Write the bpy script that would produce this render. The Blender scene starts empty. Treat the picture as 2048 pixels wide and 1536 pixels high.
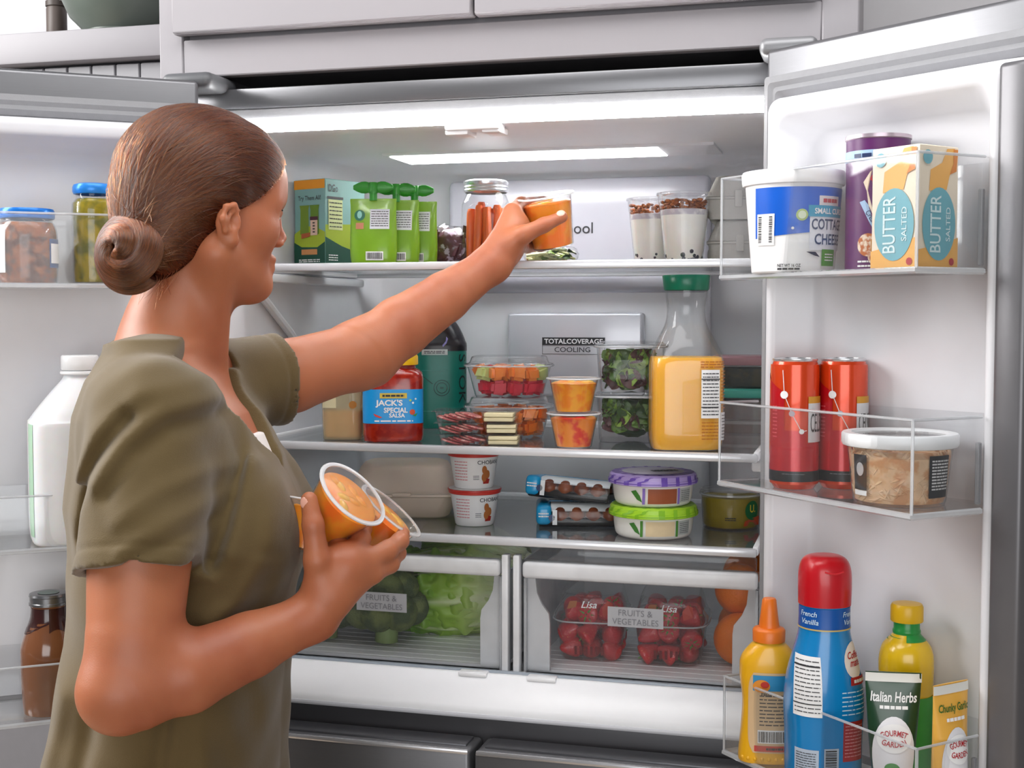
import bpy, bmesh, math, random
import numpy as np
from mathutils import Vector, Matrix

# ------------------------------------------------------------------ camera, world, lights, exposure
SC = bpy.context.scene
COL = SC.collection
R_ = math.radians

cam_d = bpy.data.cameras.new('camera')
cam_d.sensor_width = 36.0
cam_d.lens = 2600 / 2048 * 36.0
cam_d.clip_start = 0.05
cam = bpy.data.objects.new('camera', cam_d)
cam.location = (0.5398, -1.7944, 1.43)
cam.rotation_euler = (R_(90 - 3.04), 0, R_(15.4))
COL.objects.link(cam)
SC.camera = cam

SC.view_settings.view_transform = 'Standard'
SC.view_settings.look = 'None'
SC.view_settings.gamma = 1.0
SC.view_settings.use_curve_mapping = False
SC.view_settings.exposure = 0.55
SC.cycles.max_bounces = 6
SC.cycles.diffuse_bounces = 3
SC.cycles.glossy_bounces = 3
SC.cycles.transmission_bounces = 2
SC.cycles.transparent_max_bounces = 16
SC.cycles.use_adaptive_sampling = True
SC.cycles.adaptive_threshold = 0.18
SC.cycles.caustics_reflective = False
SC.cycles.caustics_refractive = False
SC.cycles.sample_clamp_indirect = 4.0

world = bpy.data.worlds.new('world')
SC.world = world
world.use_nodes = True
bgn = world.node_tree.nodes['Background']
bgn.inputs['Color'].default_value = (0.93, 0.96, 1.0, 1)
bgn.inputs['Strength'].default_value = 0.11

def area(name, loc, target, sx, sy, power, color=(1, 1, 1)):
    l = bpy.data.lights.new(name, 'AREA')
    l.shape = 'RECTANGLE'; l.size = sx; l.size_y = sy
    l.energy = power; l.color = color
    o = bpy.data.objects.new(name, l)
    o.location = loc
    o.rotation_euler = (Vector(target) - Vector(loc)).to_track_quat('-Z', 'Y').to_euler()
    COL.objects.link(o)
    return o

area('window_light', (-2.0, -0.75, 2.35), (0.1, -0.1, 1.35), 1.2, 1.5, 54, (1.0, 0.99, 0.98))
area('ceiling_light', (0.2, -0.80, 2.62), (0.0, -0.30, 1.2), 1.9, 0.7, 14, (1.0, 0.99, 0.98))
area('room_light', (0.9, -3.2, 1.35), (0.2, 0.2, 1.1), 2.2, 1.5, 26, (0.98, 0.99, 1.0))

# ------------------------------------------------------------------ materials
def lin(c):
    if isinstance(c, str):
        c = c.lstrip('#'); c = [int(c[i:i + 2], 16) / 255 for i in (0, 2, 4)]
        return tuple((x / 12.92 if x <= .04045 else ((x + .055) / 1.055) ** 2.4) for x in c)
    return tuple(c)

MATS = {}
def M(name, color='#888888', rough=.45, metal=0., coat=0., sss=0., sssr=(1, .3, .15), var=.05, scale=40., bump=0., bscale=60., emit=0., aniso=0., spec=.5, stretch=None, color2=None, c2scale=None, c2lo=.45, c2hi=.6, sheen=0.):
    """Principled material with a noise-driven tint (and optional second colour and bump)."""
    if name in MATS: return MATS[name]
    m = bpy.data.materials.new(name); m.use_nodes = True
    nt = m.node_tree; N = nt.nodes; L = nt.links
    b = N['Principled BSDF']; b.inputs['Roughness'].default_value = rough
    b.inputs['Metallic'].default_value = metal; b.inputs['Coat Weight'].default_value = coat
    b.inputs['Specular IOR Level'].default_value = spec
    if coat: b.inputs['Coat Roughness'].default_value = .08
    if sss:
        b.inputs['Subsurface Weight'].default_value = sss
        b.inputs['Subsurface Radius'].default_value = sssr
        b.inputs['Subsurface Scale'].default_value = .012
    if sheen: b.inputs['Sheen Weight'].default_value = sheen
    if aniso: b.inputs['Anisotropic'].default_value = aniso
    c = lin(color)
    tc = N.new('ShaderNodeTexCoord'); src = tc.outputs['Object']
    if stretch:
        mp = N.new('ShaderNodeMapping'); mp.inputs['Scale'].default_value = stretch
        L.new(src, mp.inputs['Vector']); src = mp.outputs['Vector']
    ns = N.new('ShaderNodeTexNoise'); ns.inputs['Scale'].default_value = scale; ns.inputs['Detail'].default_value = 3
    L.new(src, ns.inputs['Vector'])
    mx = N.new('ShaderNodeMix'); mx.data_type = 'RGBA'
    mx.inputs[6].default_value = tuple(max(0, x * (1 - var)) for x in c) + (1,)
    mx.inputs[7].default_value = tuple(min(1, x * (1 + var)) for x in c) + (1,)
    L.new(ns.outputs['Fac'], mx.inputs[0]); out = mx.outputs[2]
    if color2:
        n2 = N.new('ShaderNodeTexNoise'); n2.inputs['Scale'].default_value = c2scale or scale; n2.inputs['Detail'].default_value = 4
        L.new(src, n2.inputs['Vector'])
        rp = N.new('ShaderNodeMapRange'); rp.inputs['From Min'].default_value = c2lo; rp.inputs['From Max'].default_value = c2hi
        L.new(n2.outputs['Fac'], rp.inputs['Value'])
        m2 = N.new('ShaderNodeMix'); m2.data_type = 'RGBA'
        m2.inputs[7].default_value = lin(color2) + (1,)
        L.new(rp.outputs['Result'], m2.inputs[0]); L.new(out, m2.inputs[6]); out = m2.outputs[2]
    L.new(out, b.inputs['Base Color'])
    if emit:
        b.inputs['Emission Color'].default_value = c + (1,); b.inputs['Emission Strength'].default_value = emit
    if bump:
        nb = N.new('ShaderNodeTexNoise'); nb.inputs['Scale'].default_value = bscale; nb.inputs['Detail'].default_value = 4
        L.new(src, nb.inputs['Vector'])
        bp = N.new('ShaderNodeBump'); bp.inputs['Strength'].default_value = bump; bp.inputs['Distance'].default_value = .002
        L.new(nb.outputs['Fac'], bp.inputs['Height']); L.new(bp.outputs['Normal'], b.inputs['Normal'])
    MATS[name] = m
    return m

def CLEAR(name, tint=(1, 1, 1), milky=.02, milk=(.9, .92, .95), rough=.04, ior=1.35, gmax=.7):
    """Thin clear plastic or glass: see-through, a Fresnel gloss and a little milkiness with a faint noise."""
    if name in MATS: return MATS[name]
    m = bpy.data.materials.new(name); m.use_nodes = True
    nt = m.node_tree; N = nt.nodes; L = nt.links
    N.remove(N['Principled BSDF']); o = N['Material Output']
    t = N.new('ShaderNodeBsdfTransparent'); t.inputs['Color'].default_value = tuple(tint) + (1,)
    d = N.new('ShaderNodeBsdfDiffuse'); d.inputs['Color'].default_value = tuple(milk) + (1,)
    g = N.new('ShaderNodeBsdfGlossy'); g.inputs['Roughness'].default_value = rough
    tc = N.new('ShaderNodeTexCoord'); ns = N.new('ShaderNodeTexNoise'); ns.inputs['Scale'].default_value = 25
    L.new(tc.outputs['Object'], ns.inputs['Vector'])
    mr = N.new('ShaderNodeMapRange'); mr.inputs['To Min'].default_value = milky * .8; mr.inputs['To Max'].default_value = milky * 1.2
    L.new(ns.outputs['Fac'], mr.inputs['Value'])
    m1 = N.new('ShaderNodeMixShader'); L.new(mr.outputs['Result'], m1.inputs[0]); L.new(t.outputs[0], m1.inputs[1]); L.new(d.outputs[0], m1.inputs[2])
    f0 = ((ior - 1) / (ior + 1)) ** 2
    lw = N.new('ShaderNodeLayerWeight'); lw.inputs['Blend'].default_value = .5
    pw = N.new('ShaderNodeMath'); pw.operation = 'POWER'; pw.inputs[1].default_value = 3.2; L.new(lw.outputs['Facing'], pw.inputs[0])
    fr = N.new('ShaderNodeMath'); fr.operation = 'MULTIPLY_ADD'; fr.inputs[1].default_value = 1 - f0; fr.inputs[2].default_value = f0; L.new(pw.outputs[0], fr.inputs[0])
    mn = N.new('ShaderNodeMath'); mn.operation = 'MINIMUM'; mn.inputs[1].default_value = gmax
    L.new(fr.outputs[0], mn.inputs[0])
    m2 = N.new('ShaderNodeMixShader'); L.new(mn.outputs[0], m2.inputs[0]); L.new(m1.outputs[0], m2.inputs[1]); L.new(g.outputs[0], m2.inputs[2])
    L.new(m2.outputs[0], o.inputs['Surface'])
    MATS[name] = m
    return m

# ------------------------------------------------------------------ mesh helpers
class MB:
    def __init__(s): s.v = []; s.f = []
    def add(s, V, F):
        o = len(s.v); s.v += [tuple(p) for p in V]; s.f += [tuple(i + o for i in f) for f in F]; return s
    def box(s, x0, x1, y0, y1, z0, z1):
        V = [(x, y, z) for z in (z0, z1) for y in (y0, y1) for x in (x0, x1)]
        return s.add(V, [(0, 2, 3, 1), (4, 5, 7, 6), (0, 1, 5, 4), (2, 6, 7, 3), (0, 4, 6, 2), (1, 3, 7, 5)])
    def rbox(s, x0, x1, y0, y1, z0, z1, r=.004, seg=2):
        bm = bmesh.new(); bmesh.ops.create_cube(bm, size=1.0)
        for v in bm.verts:
            v.co = ((x0 + x1) / 2 + v.co.x * (x1 - x0), (y0 + y1) / 2 + v.co.y * (y1 - y0), (z0 + z1) / 2 + v.co.z * (z1 - z0))
        bmesh.ops.bevel(bm, geom=bm.edges[:], offset=r, segments=seg, affect='EDGES', profile=.5)
        bm.verts.index_update()
        V = [tuple(v.co) for v in bm.verts]; F = [tuple(v.index for v in f.verts) for f in bm.faces]; bm.free()
        return s.add(V, F)
    def loft(s, rings, cap0=True, cap1=True, closed=True):
        n = len(rings[0]); V = [p for r in rings for p in r]; F = []
        for k in range(len(rings) - 1):
            for i in range(n if closed else n - 1):
                j = (i + 1) % n
                F.append((k * n + i, k * n + j, (k + 1) * n + j, (k + 1) * n + i))
        if cap0: F.append(tuple(range(n - 1, -1, -1)))
        if cap1: F.append(tuple(range((len(rings) - 1) * n, len(rings) * n)))
        return s.add(V, F)
    def lathe(s, prof, n=32, cap0=True, cap1=True, c=(0, 0, 0)):
        return s.loft([[(c[0] + r * math.sin(2 * math.pi * i / n), c[1] - r * math.cos(2 * math.pi * i / n), c[2] + z) for i in range(n)] for r, z in prof], cap0, cap1)
    def tube(s, pts, rad, n=8, cap=True):
        pts = [Vector(p) for p in pts]; rs = rad if isinstance(rad, (list, tuple)) else [rad] * len(pts)
        rings = []; up = None
        for i, p in enumerate(pts):
            d = (pts[min(i + 1, len(pts) - 1)] - pts[max(i - 1, 0)]).normalized()
            if up is None:
                up = d.orthogonal().normalized()
            up = (up - d * up.dot(d))
            up = up.normalized() if up.length > 1e-6 else d.orthogonal().normalized()
            w = d.cross(up)
            rings.append([tuple(p + (up * math.cos(a) + w * math.sin(a)) * rs[i]) for a in (2 * math.pi * k / n for k in range(n))])
        return s.loft(rings, cap, cap)
    def sphere(s, c, r, n=16, m=10, sq=(1, 1, 1)):
        V = [(c[0], c[1], c[2] - r * sq[2])]; F = []
        for j in range(1, m):
            a = -math.pi / 2 + math.pi * j / m
            V += [(c[0] + r * sq[0] * math.cos(a) * math.cos(2 * math.pi * i / n), c[1] + r * sq[1] * math.cos(a) * math.sin(2 * math.pi * i / n), c[2] + r * sq[2] * math.sin(a)) for i in range(n)]
        V.append((c[0], c[1], c[2] + r * sq[2])); t = len(V) - 1
        for i in range(n):
            F.append((0, 1 + (i + 1) % n, 1 + i))
            F.append((t, t - n + i, t - n + (i + 1) % n))
            for j in range(m - 2):
                a = 1 + j * n
                F.append((a + i, a + (i + 1) % n, a + n + (i + 1) % n, a + n + i))
        return s.add(V, F)
    def grid(s, fn, nu, nv):
        V = [fn(i / nu, j / nv) for j in range(nv + 1) for i in range(nu + 1)]
        F = [(j * (nu + 1) + i, j * (nu + 1) + i + 1, (j + 1) * (nu + 1) + i + 1, (j + 1) * (nu + 1) + i) for j in range(nv) for i in range(nu)]
        return s.add(V, F)
    def xf(s, mtx):
        s.v = [tuple(mtx @ Vector(p)) for p in s.v]; return s

def mesh_of(name, mb, smooth=40):
    me = bpy.data.meshes.new(name); me.from_pydata(mb.v, [], mb.f)
    if smooth:
        me.polygons.foreach_set('use_smooth', [True] * len(me.polygons))
        if smooth < 180: me.set_sharp_from_angle(angle=R_(smooth))
    me.update()
    return me

def obj(name, mb, mat, parent=None, smooth=40, label=None, solid=0):
    me = mb if isinstance(mb, bpy.types.Mesh) else mesh_of(name, mb, smooth)
    if mat is not None and not me.materials: me.materials.append(mat)
    o = bpy.data.objects.new(name, me); COL.objects.link(o)
    if parent is not None: o.parent = parent
    if label: o['label'] = label
    if solid:
        md = o.modifiers.new('solid', 'SOLIDIFY'); md.thickness = solid; md.offset = 0
    return o

def tag(o, label, cat, group=None, kind=None):
    if label: o['label'] = label
    if cat: o['category'] = cat
    if group: o['group'] = group
    if kind: o['kind'] = kind
    return o

def thing(name, label, cat, loc=(0, 0, 0), rotz=0., group=None, rot=None):
    o = bpy.data.objects.new(name, None); COL.objects.link(o); o.empty_display_size = .02
    o.location = loc; o.rotation_euler = rot if rot is not None else (0, 0, R_(rotz))
    return tag(o, label, cat, group)

def struct(name, mb, mat, smooth=40):
    o = obj(name, mb, mat, None, smooth); o['kind'] = 'structure'; return o

def dup(root, loc, rotz=None, label=None, group=None, rot=None):
    def cp(o, par):
        c = o.copy(); COL.objects.link(c); c.parent = par
        for ch in o.children: cp(ch, c)
        return c
    r = cp(root, None); r.location = loc
    if rotz is not None: r.rotation_euler = (0, 0, R_(rotz))
    if rot is not None: r.rotation_euler = rot
    if label: r['label'] = label
    if group: r['group'] = group
    return r

# superellipse rings and surfaces that labels wrap onto
def ring(rx, ry, e, z, n=48, c=(0, 0)):
    out = []
    for i in range(n):
        a = 2 * math.pi * i / n; s_, c_ = math.sin(a), -math.cos(a)
        out.append((c[0] + rx * math.copysign(abs(s_) ** (2 / e), s_), c[1] + ry * math.copysign(abs(c_) ** (2 / e), c_), z))
    return out

def smooth_prof(P, k=6):
    """Catmull-Rom through profile points (z, rx, ry, e)."""
    P = [tuple(p) for p in P]; out = []
    for i in range(len(P) - 1):
        p0, p1, p2, p3 = P[max(i - 1, 0)], P[i], P[i + 1], P[min(i + 2, len(P) - 1)]
        for t in (j / k for j in range(k)):
            q = []
            for a, b, c, d in zip(p0, p1, p2, p3):
                v = .5 * (2 * b + (c - a) * t + (2 * a - 5 * b + 4 * c - d) * t * t + (3 * b - a - 3 * c + d) * t ** 3)
                q.append(min(max(v, min(b, c)), max(b, c)))
            out.append(tuple(q))
    out.append(P[-1]); return out

class Surf:
    """A body of superellipse rings, front at -y. map(u, v) = the point u metres round from the front at height v."""
    def __init__(s, prof, n=48):
        s.p = [tuple(q) if len(q) == 4 else (q[0], q[1], q[1], 2.0) for q in prof]; s.n = n; s.cache = {}
    def mb(s, cap0=True, cap1=True):
        return MB().loft([ring(rx, ry, e, z, s.n) for z, rx, ry, e in s.p], cap0, cap1)
    def at(s, v):
        for a, b in zip(s.p, s.p[1:]):
            if min(a[0], b[0]) <= v <= max(a[0], b[0]) and a[0] != b[0]:
                t = (v - a[0]) / (b[0] - a[0]); return tuple(x + (y - x) * t for x, y in zip(a, b))
        return s.p[0] if v < s.p[0][0] else s.p[-1]
    def map(s, u, v, off=.0006):
        k = round(v, 5)
        if k not in s.cache:
            _, rx, ry, e = s.at(v); r = np.array(ring(rx, ry, e, v, 240)); r = np.vstack([r, r[:1]])
            L = np.concatenate([[0], np.cumsum(np.linalg.norm(np.diff(r, axis=0), axis=1))]); s.cache[k] = (r, L)
        r, L = s.cache[k]; t = u % L[-1]
        p = [np.interp(t, L, r[:, i]) for i in range(3)]
        q = [np.interp((t + L[-1] * .004) % L[-1], L, r[:, i]) for i in range(3)]
        d = (q[0] - p[0], q[1] - p[1]); l = math.hypot(*d) or 1
        return (p[0] + d[1] / l * off, p[1] - d[0] / l * off, v)
    def fn(s, a=0., off=.0006):
        return lambda u, v: s.map(u + a, v, off)

def flat(o, ux, uy, off=.0006):
    o, ux, uy = Vector(o), Vector(ux).normalized(), Vector(uy).normalized(); nn = ux.cross(uy)
    return lambda u, v: tuple(o + ux * u + uy * v + nn * off)

def decal(name, parent, mat, fn, u0, u1, v0, v1, nu=12, nv=4, lift=0):
    return obj(name, MB().grid(lambda a, b: fn(u0 + (u1 - u0) * a, v0 + (v1 - v0) * b), nu, nv), mat, parent)

def disc(name, parent, mat, fn, cu, cv, ru, rv=None, n=20, rings=3):
    rv = rv or ru; V = [fn(cu, cv)]; F = []
    for k in range(1, rings + 1):
        V += [fn(cu + ru * k / rings * math.cos(2 * math.pi * i / n), cv + rv * k / rings * math.sin(2 * math.pi * i / n)) for i in range(n)]
    for i in range(n):
        F.append((0, 1 + i, 1 + (i + 1) % n))
        for k in range(rings - 1):
            a = 1 + k * n; F.append((a + i, a + n + i, a + n + (i + 1) % n, a + (i + 1) % n))
    return obj(name, MB().add(V, F), mat, parent)

def poly(name, parent, mat, fn, pts):
    return obj(name, MB().add([fn(*p) for p in pts], [tuple(range(len(pts)))]), mat, parent, smooth=0)

TXT = {}
def text2d(s, bold=0., shear=0.):
    k = (s, bold, shear)
    if k not in TXT:
        c = bpy.data.curves.new('txt', 'FONT'); c.body = s; c.size = 1; c.offset = bold; c.shear = shear; c.resolution_u = 3
        c.align_x = 'CENTER'; c.align_y = 'CENTER'
        o = bpy.data.objects.new('txt', c); m = o.to_mesh()
        V = np.array([v.co[:2] for v in m.vertices]) if len(m.vertices) else np.zeros((0, 2))
        F = [tuple(p.vertices) for p in m.polygons]; o.to_mesh_clear()
        bpy.data.objects.remove(o); bpy.data.curves.remove(c)
        TXT[k] = (V, F)
    return TXT[k]

def text(s, parent, mat, fn, cu, cv, w=None, h=None, bold=.01, shear=0., rot=0., name='lettering', arc=0.):
    """Lettering fitted to width w (and/or cap height h), centred at (cu, cv) of the surface map fn."""
    V, F = text2d(s, bold, shear)
    if not len(V): return None
    lo, hi = V.min(0), V.max(0); Q = V - (lo + hi) / 2; sx, sy = hi - lo
    kx = w / sx if w else h / sy; ky = h / sy if h else kx
    Q = Q * (kx, ky)
    if arc:
        a = Q[:, 0] / arc; Q = np.stack([(arc + Q[:, 1]) * np.sin(a), (arc + Q[:, 1]) * np.cos(a) - arc], 1)
    if rot:
        c, s_ = math.cos(R_(rot)), math.sin(R_(rot)); Q = Q @ np.array([[c, s_], [-s_, c]])
    o = obj(name, MB().add([fn(cu + q[0], cv + q[1]) for q in Q], F), mat, parent, smooth=0)
    return o

def lines(name, parent, mat, fn, u0, u1, v0, v1, n, frac=.4, seed=1):
    """Small print: n rows of fine dashes."""
    rnd = random.Random(seed); mb = MB(); dv = (v1 - v0) / n
    for i in range(n):
        v = v1 - (i + .5) * dv; u = u0
        while u < u1 - 1e-5:
            L = min(rnd.uniform(.08, .28) * (u1 - u0), u1 - u)
            mb.add([fn(u, v - dv * frac / 2), fn(u + L, v - dv * frac / 2), fn(u + L, v + dv * frac / 2), fn(u, v + dv * frac / 2)], [(0, 1, 2, 3)])
            u += L + .03 * (u1 - u0)
    return obj(name, mb, mat, parent, smooth=0)

def barcode(parent, fn, cu, cv, w, h, mat, vertical=True, seed=3):
    rnd = random.Random(seed); mb = MB(); p = -w / 2 if vertical else -h / 2; e = -p
    while p < e:
        t = rnd.choice([.02, .03, .045]) * (2 * e); q = min(p + t, e)
        if vertical: mb.add([fn(cu + p, cv - h / 2), fn(cu + q, cv - h / 2), fn(cu + q, cv + h / 2), fn(cu + p, cv + h / 2)], [(0, 1, 2, 3)])
        else: mb.add([fn(cu - w / 2, cv + p), fn(cu + w / 2, cv + p), fn(cu + w / 2, cv + q), fn(cu - w / 2, cv + q)], [(0, 1, 2, 3)])
        p = q + rnd.choice([.02, .035]) * (2 * e)
    return obj('barcode', mb, mat, parent, smooth=0)

# ------------------------------------------------------------------ the room
WHITE = M('white_plastic', '#f1f1f3', .28, var=.015)
LINER = M('liner_white', '#e4e4e8', .30, var=.02)
STEEL = M('brushed_steel', '#7c7c7f', .33, metal=.75, var=.06, scale=18, stretch=(1, 1, 60))
STEELD = M('dark_steel', '#5c5c60', .36, metal=.6, var=.06, scale=18, stretch=(1, 1, 60))
GASKET = M('gasket_grey', '#8f8f92', .6, var=.06, scale=120, bump=.15, bscale=900)
DGREY = M('dark_grey_plastic', '#5a5b5e', .4, var=.04)
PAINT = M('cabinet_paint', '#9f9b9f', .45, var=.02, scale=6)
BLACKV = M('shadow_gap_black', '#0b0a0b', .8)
CLEARP = CLEAR('clear_bin_plastic', (.985, .988, .99), milky=.014, ior=1.4)
GLASS = CLEAR('shelf_glass', (.91, .93, .94), milky=.10, milk=(.72, .75, .78), ior=1.5)
EDGE = CLEAR('plastic_edge', (.82, .84, .86), milky=.38, milk=(.93, .94, .96), ior=1.5)
FROST = CLEAR('frosted_white_plastic', (.9, .91, .93), milky=.72, milk=(.93, .93, .95), rough=.2, ior=1.4)
TINK = M('ink_dark', '#2a2a2e', .5)
GINK = M('ink_grey', '#77777c', .5)
WINK = M('ink_white', '#f4f4f4', .5)

FLOORM = M('floor_planks', '#b9a58f', .5, var=.12, scale=8, stretch=(1, 14, 1))
struct('floor', MB().box(-3.2, 3.2, -3.6, .66, -.04, 0), FLOORM)
struct('wall_back', MB().box(-3.2, 3.2, .66, .76, 0, 2.9), M('wall_paint', '#dfdde0', .6, var=.02))
wl = struct('wall_left', MB().box(-1.9, -.525, .40, .66, 0, 1.90), M('groove_grey', '#7d7c80', .7))
SHP = M('shelf_paint_dimmed', '#8f8c90', .5, var=.03, scale=6)  # cabinet paint darkened in colour to offset the window light on the board
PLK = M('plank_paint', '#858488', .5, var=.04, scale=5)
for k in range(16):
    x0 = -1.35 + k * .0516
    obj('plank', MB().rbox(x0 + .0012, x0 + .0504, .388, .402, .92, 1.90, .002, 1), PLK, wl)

sh = thing('wall_shelf', 'white painted thick shelf board beside the cabinet, holding a grey-green bowl', 'shelf', (-1.1, .49, 1.905))
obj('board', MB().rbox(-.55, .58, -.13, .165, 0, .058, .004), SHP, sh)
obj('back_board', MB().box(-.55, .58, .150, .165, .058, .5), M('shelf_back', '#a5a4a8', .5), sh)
for k in range(7):
    obj('plank', MB().rbox(-.02 + k * .058, .036 + k * .058, .14, .151, .06, .45, .002, 1), M('shelf_plank', '#b9b8bc', .5, var=.03), sh)

bw = thing('bowl', 'dark grey-green ceramic bowl standing on the shelf above the open left door', 'bowl', (-.845, .435, 1.9635))
BOWL = M('bowl_ceramic', '#59615a', .35, var=.06)
obj('bowl_body', MB().lathe([(.0, 0), (.068, 0), (.072, .004), (.098, .03), (.118, .075), (.124, .11), (.121, .11), (.114, .075), (.094, .034), (.0, .012)], 40, False, False), BOWL, bw)
obj('foot_ring', MB().lathe([(.060, 0), (.070, 0), (.071, .005), (.060, .005)], 40, False, False), BOWL, bw)
vs = thing('canister', 'small dark brown canister on the shelf at the far upper corner', 'canister', (-1.035, .50, 1.9635))
obj('body', MB().lathe([(.0, 0), (.018, 0), (.02, .003), (.02, .075), (.018, .08), (0, .08)], 24, False, False), M('brown_wood', '#4d423d', .5, var=.1), vs)
obj('lid', MB().lathe([(0, .08), (.021, .08), (.021, .09), (.006, .093), (.006, .1), (0, .1)], 24, False, False), M('brown_wood2', '#3d332e', .5), vs)

cab = thing('kitchen_cabinet', 'white painted cabinet surround built over and beside the refrigerator', 'cabinet', (0, 0, 0))
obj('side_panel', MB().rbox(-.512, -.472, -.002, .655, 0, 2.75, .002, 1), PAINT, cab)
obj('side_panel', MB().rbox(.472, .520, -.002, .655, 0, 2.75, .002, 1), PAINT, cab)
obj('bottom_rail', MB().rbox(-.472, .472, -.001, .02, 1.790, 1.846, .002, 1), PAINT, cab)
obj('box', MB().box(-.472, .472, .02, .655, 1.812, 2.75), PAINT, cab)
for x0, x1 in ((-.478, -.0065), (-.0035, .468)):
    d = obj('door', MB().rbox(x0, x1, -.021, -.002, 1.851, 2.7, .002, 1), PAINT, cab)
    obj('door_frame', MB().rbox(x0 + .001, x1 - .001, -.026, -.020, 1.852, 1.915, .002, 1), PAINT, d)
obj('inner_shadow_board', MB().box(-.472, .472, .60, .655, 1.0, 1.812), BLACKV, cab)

# ------------------------------------------------------------------ the refrigerator
fr = thing('refrigerator', 'wide stainless french door refrigerator standing open and full of food', 'refrigerator', (0, 0, 0))
fs = MB()
fs.box(-.455, -.425, .002, .60, .02, 1.768); fs.box(.425, .455, .002, .60, .02, 1.768)
fs.box(-.425, .425, .57, .60, .02, 1.768)
obj('outer_shell', fs, STEEL, fr)
obj('top_panel', MB().rbox(-.455, .455, -.004, .57, 1.7385, 1.769, .003), STEEL, fr)
obj('textured_strip', MB().rbox(-.45, .45, -.001, .03, 1.7215, 1.7385, .0015, 1), GASKET, fr)
obj('feet_base', MB().box(-.44, .44, .03, .56, 0, .03), DGREY, fr)

def rrect(x0, x1, z0, z1, r, y, n=6):
    out = []
    for cx, cz, a0 in ((x1 - r, z1 - r, 0), (x0 + r, z1 - r, 90), (x0 + r, z0 + r, 180), (x1 - r, z0 + r, 270)):
        out += [(cx + r * math.cos(R_(a0 + 90 * i / n)), y, cz + r * math.sin(R_(a0 + 90 * i / n))) for i in range(n + 1)]
    return out
ln = MB()
ln.loft([rrect(-.45, .45, .848, 1.7215, .004, 0), rrect(-.412, .412, .853, 1.706, .012, 0), rrect(-.408, .408, .856, 1.7035, .016, .006),
         rrect(-.404, .404, .875, 1.701, .02, .05), rrect(-.398, .398, .872, 1.699, .03, .44), rrect(-.393, .393, .875, 1.685, .045, .53), rrect(-.37, .37, .90, 1.655, .06, .555)], False, True)
obj('inner_liner', ln, LINER, fr, smooth=50)
DUCT = M('duct_panel', '#bcbcc6', .22, var=.02, coat=.3)
obj('air_duct_column', MB().rbox(-.215, .264, .522, .56, .90, 1.672, .012, 3), LINER, fr)
up = obj('upper_panel', MB().rbox(-.217, .266, .506, .53, 1.47, 1.676, .011, 3), DUCT, fr)
ff = flat((0, .5055, 0), (1, 0, 0), (0, 0, 1))
text('Whirlpool', up, TINK, ff, -.002, 1.583, w=.118, bold=.005)
obj('logo_swoosh', MB().tube([(-.06 + .07 * t, .5052, 1.586 + .017 * math.sin(math.pi * t)) for t in [i / 10 for i in range(11)]], .0011, 5), GINK, up)
cp_ = obj('cooling_panel', MB().rbox(-.100, .150, .496, .53, 1.283, 1.434, .006, 3), M('cooling_panel_grey', '#cfcfd6', .18, metal=.15, var=.02, coat=.4), fr)
ff = flat((0, .4955, 0), (1, 0, 0), (0, 0, 1))
decal('label_band', cp_, TINK, ff, -.034, .082, 1.3755, 1.3895, 1, 1)
ff2 = flat((0, .4948, 0), (1, 0, 0), (0, 0, 1))
text('TOTALCOVERAGE', cp_, WINK, ff2, .024, 1.3825, w=.108, h=.009, bold=.02)
text('COOLING', cp_, TINK, ff, .022, 1.3675, w=.066, h=.009, bold=.004)
bx = MB()
for a in ((-.034, .082, 1.3592, 1.3598), (-.034, -.0334, 1.3592, 1.3755), (.0814, .082, 1.3592, 1.3755)):
    bx.box(a[0], a[1], .4952, .4958, a[2], a[3])
obj('label_outline', bx, TINK, cp_)

lp = obj('ceiling_lamp', MB().rbox(-.245, .212, .27, .38, 1.694, 1.703, .003, 1), M('lamp_panel', '#ffffff', .4, emit=8.0), fr)
obj('lamp_bezel', MB().box(-.253, .30, .262, .388, 1.6955, 1.7035), M('bezel', '#dedee2', .3), fr)
obj('light_bar', MB().rbox(-.405, .405, -.005, .012, 1.7035, 1.7212, .004, 2), M('light_bar', '#ffffff', .4, emit=22.0), fr)
mg = MB().rbox(-.055, .028, -.004, .03, 1.694, 1.712, .004)
mg.rbox(-.055, -.02, .0, .045, 1.688, 1.700, .003); mg.rbox(0, .028, .0, .045, 1.690, 1.700, .003)
obj('mullion_guide', mg, WHITE, fr)
# shelf rails on the side walls
for s in (-1, 1):
    for z in (1.482, 1.208):
        obj('shelf_support', MB().rbox(*(sorted((s * .404, s * .380))), .06, .50, z, z + .014, .004), WHITE, fr)
# the slanted bracket on the wall at the hinge side
obj('wall_brace', MB().tube([(-.399, .06, 1.487), (-.393, .20, 1.40), (-.392, .33, 1.30)], .007, 8), LINER, fr)

TRIM = M('shelf_trim', '#dddee2', .2, metal=.25, var=.02)
for z, y0 in ((1.5085, .04), (1.2345, .04), (1.1005, .04)):
    s = obj('shelf', MB().box(-.388, .388, y0 + .004, .475, z - .006, z), GLASS, fr)
    obj('front_trim', MB().rbox(-.39, .39, y0, y0 + .016, z - .0115, z + .0005, .003), TRIM, s)
    obj('rear_trim', MB().rbox(-.39, .39, .475, .489, z - .010, z + .006, .003), LINER, s)
    obj('side_trim', MB().rbox(-.392, -.384, y0 + .01, .475, z - .010, z + .003, .002), WHITE, s)
    obj('side_trim', MB().rbox(.384, .392, y0 + .01, .475, z - .010, z + .003, .002), WHITE, s)
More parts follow.
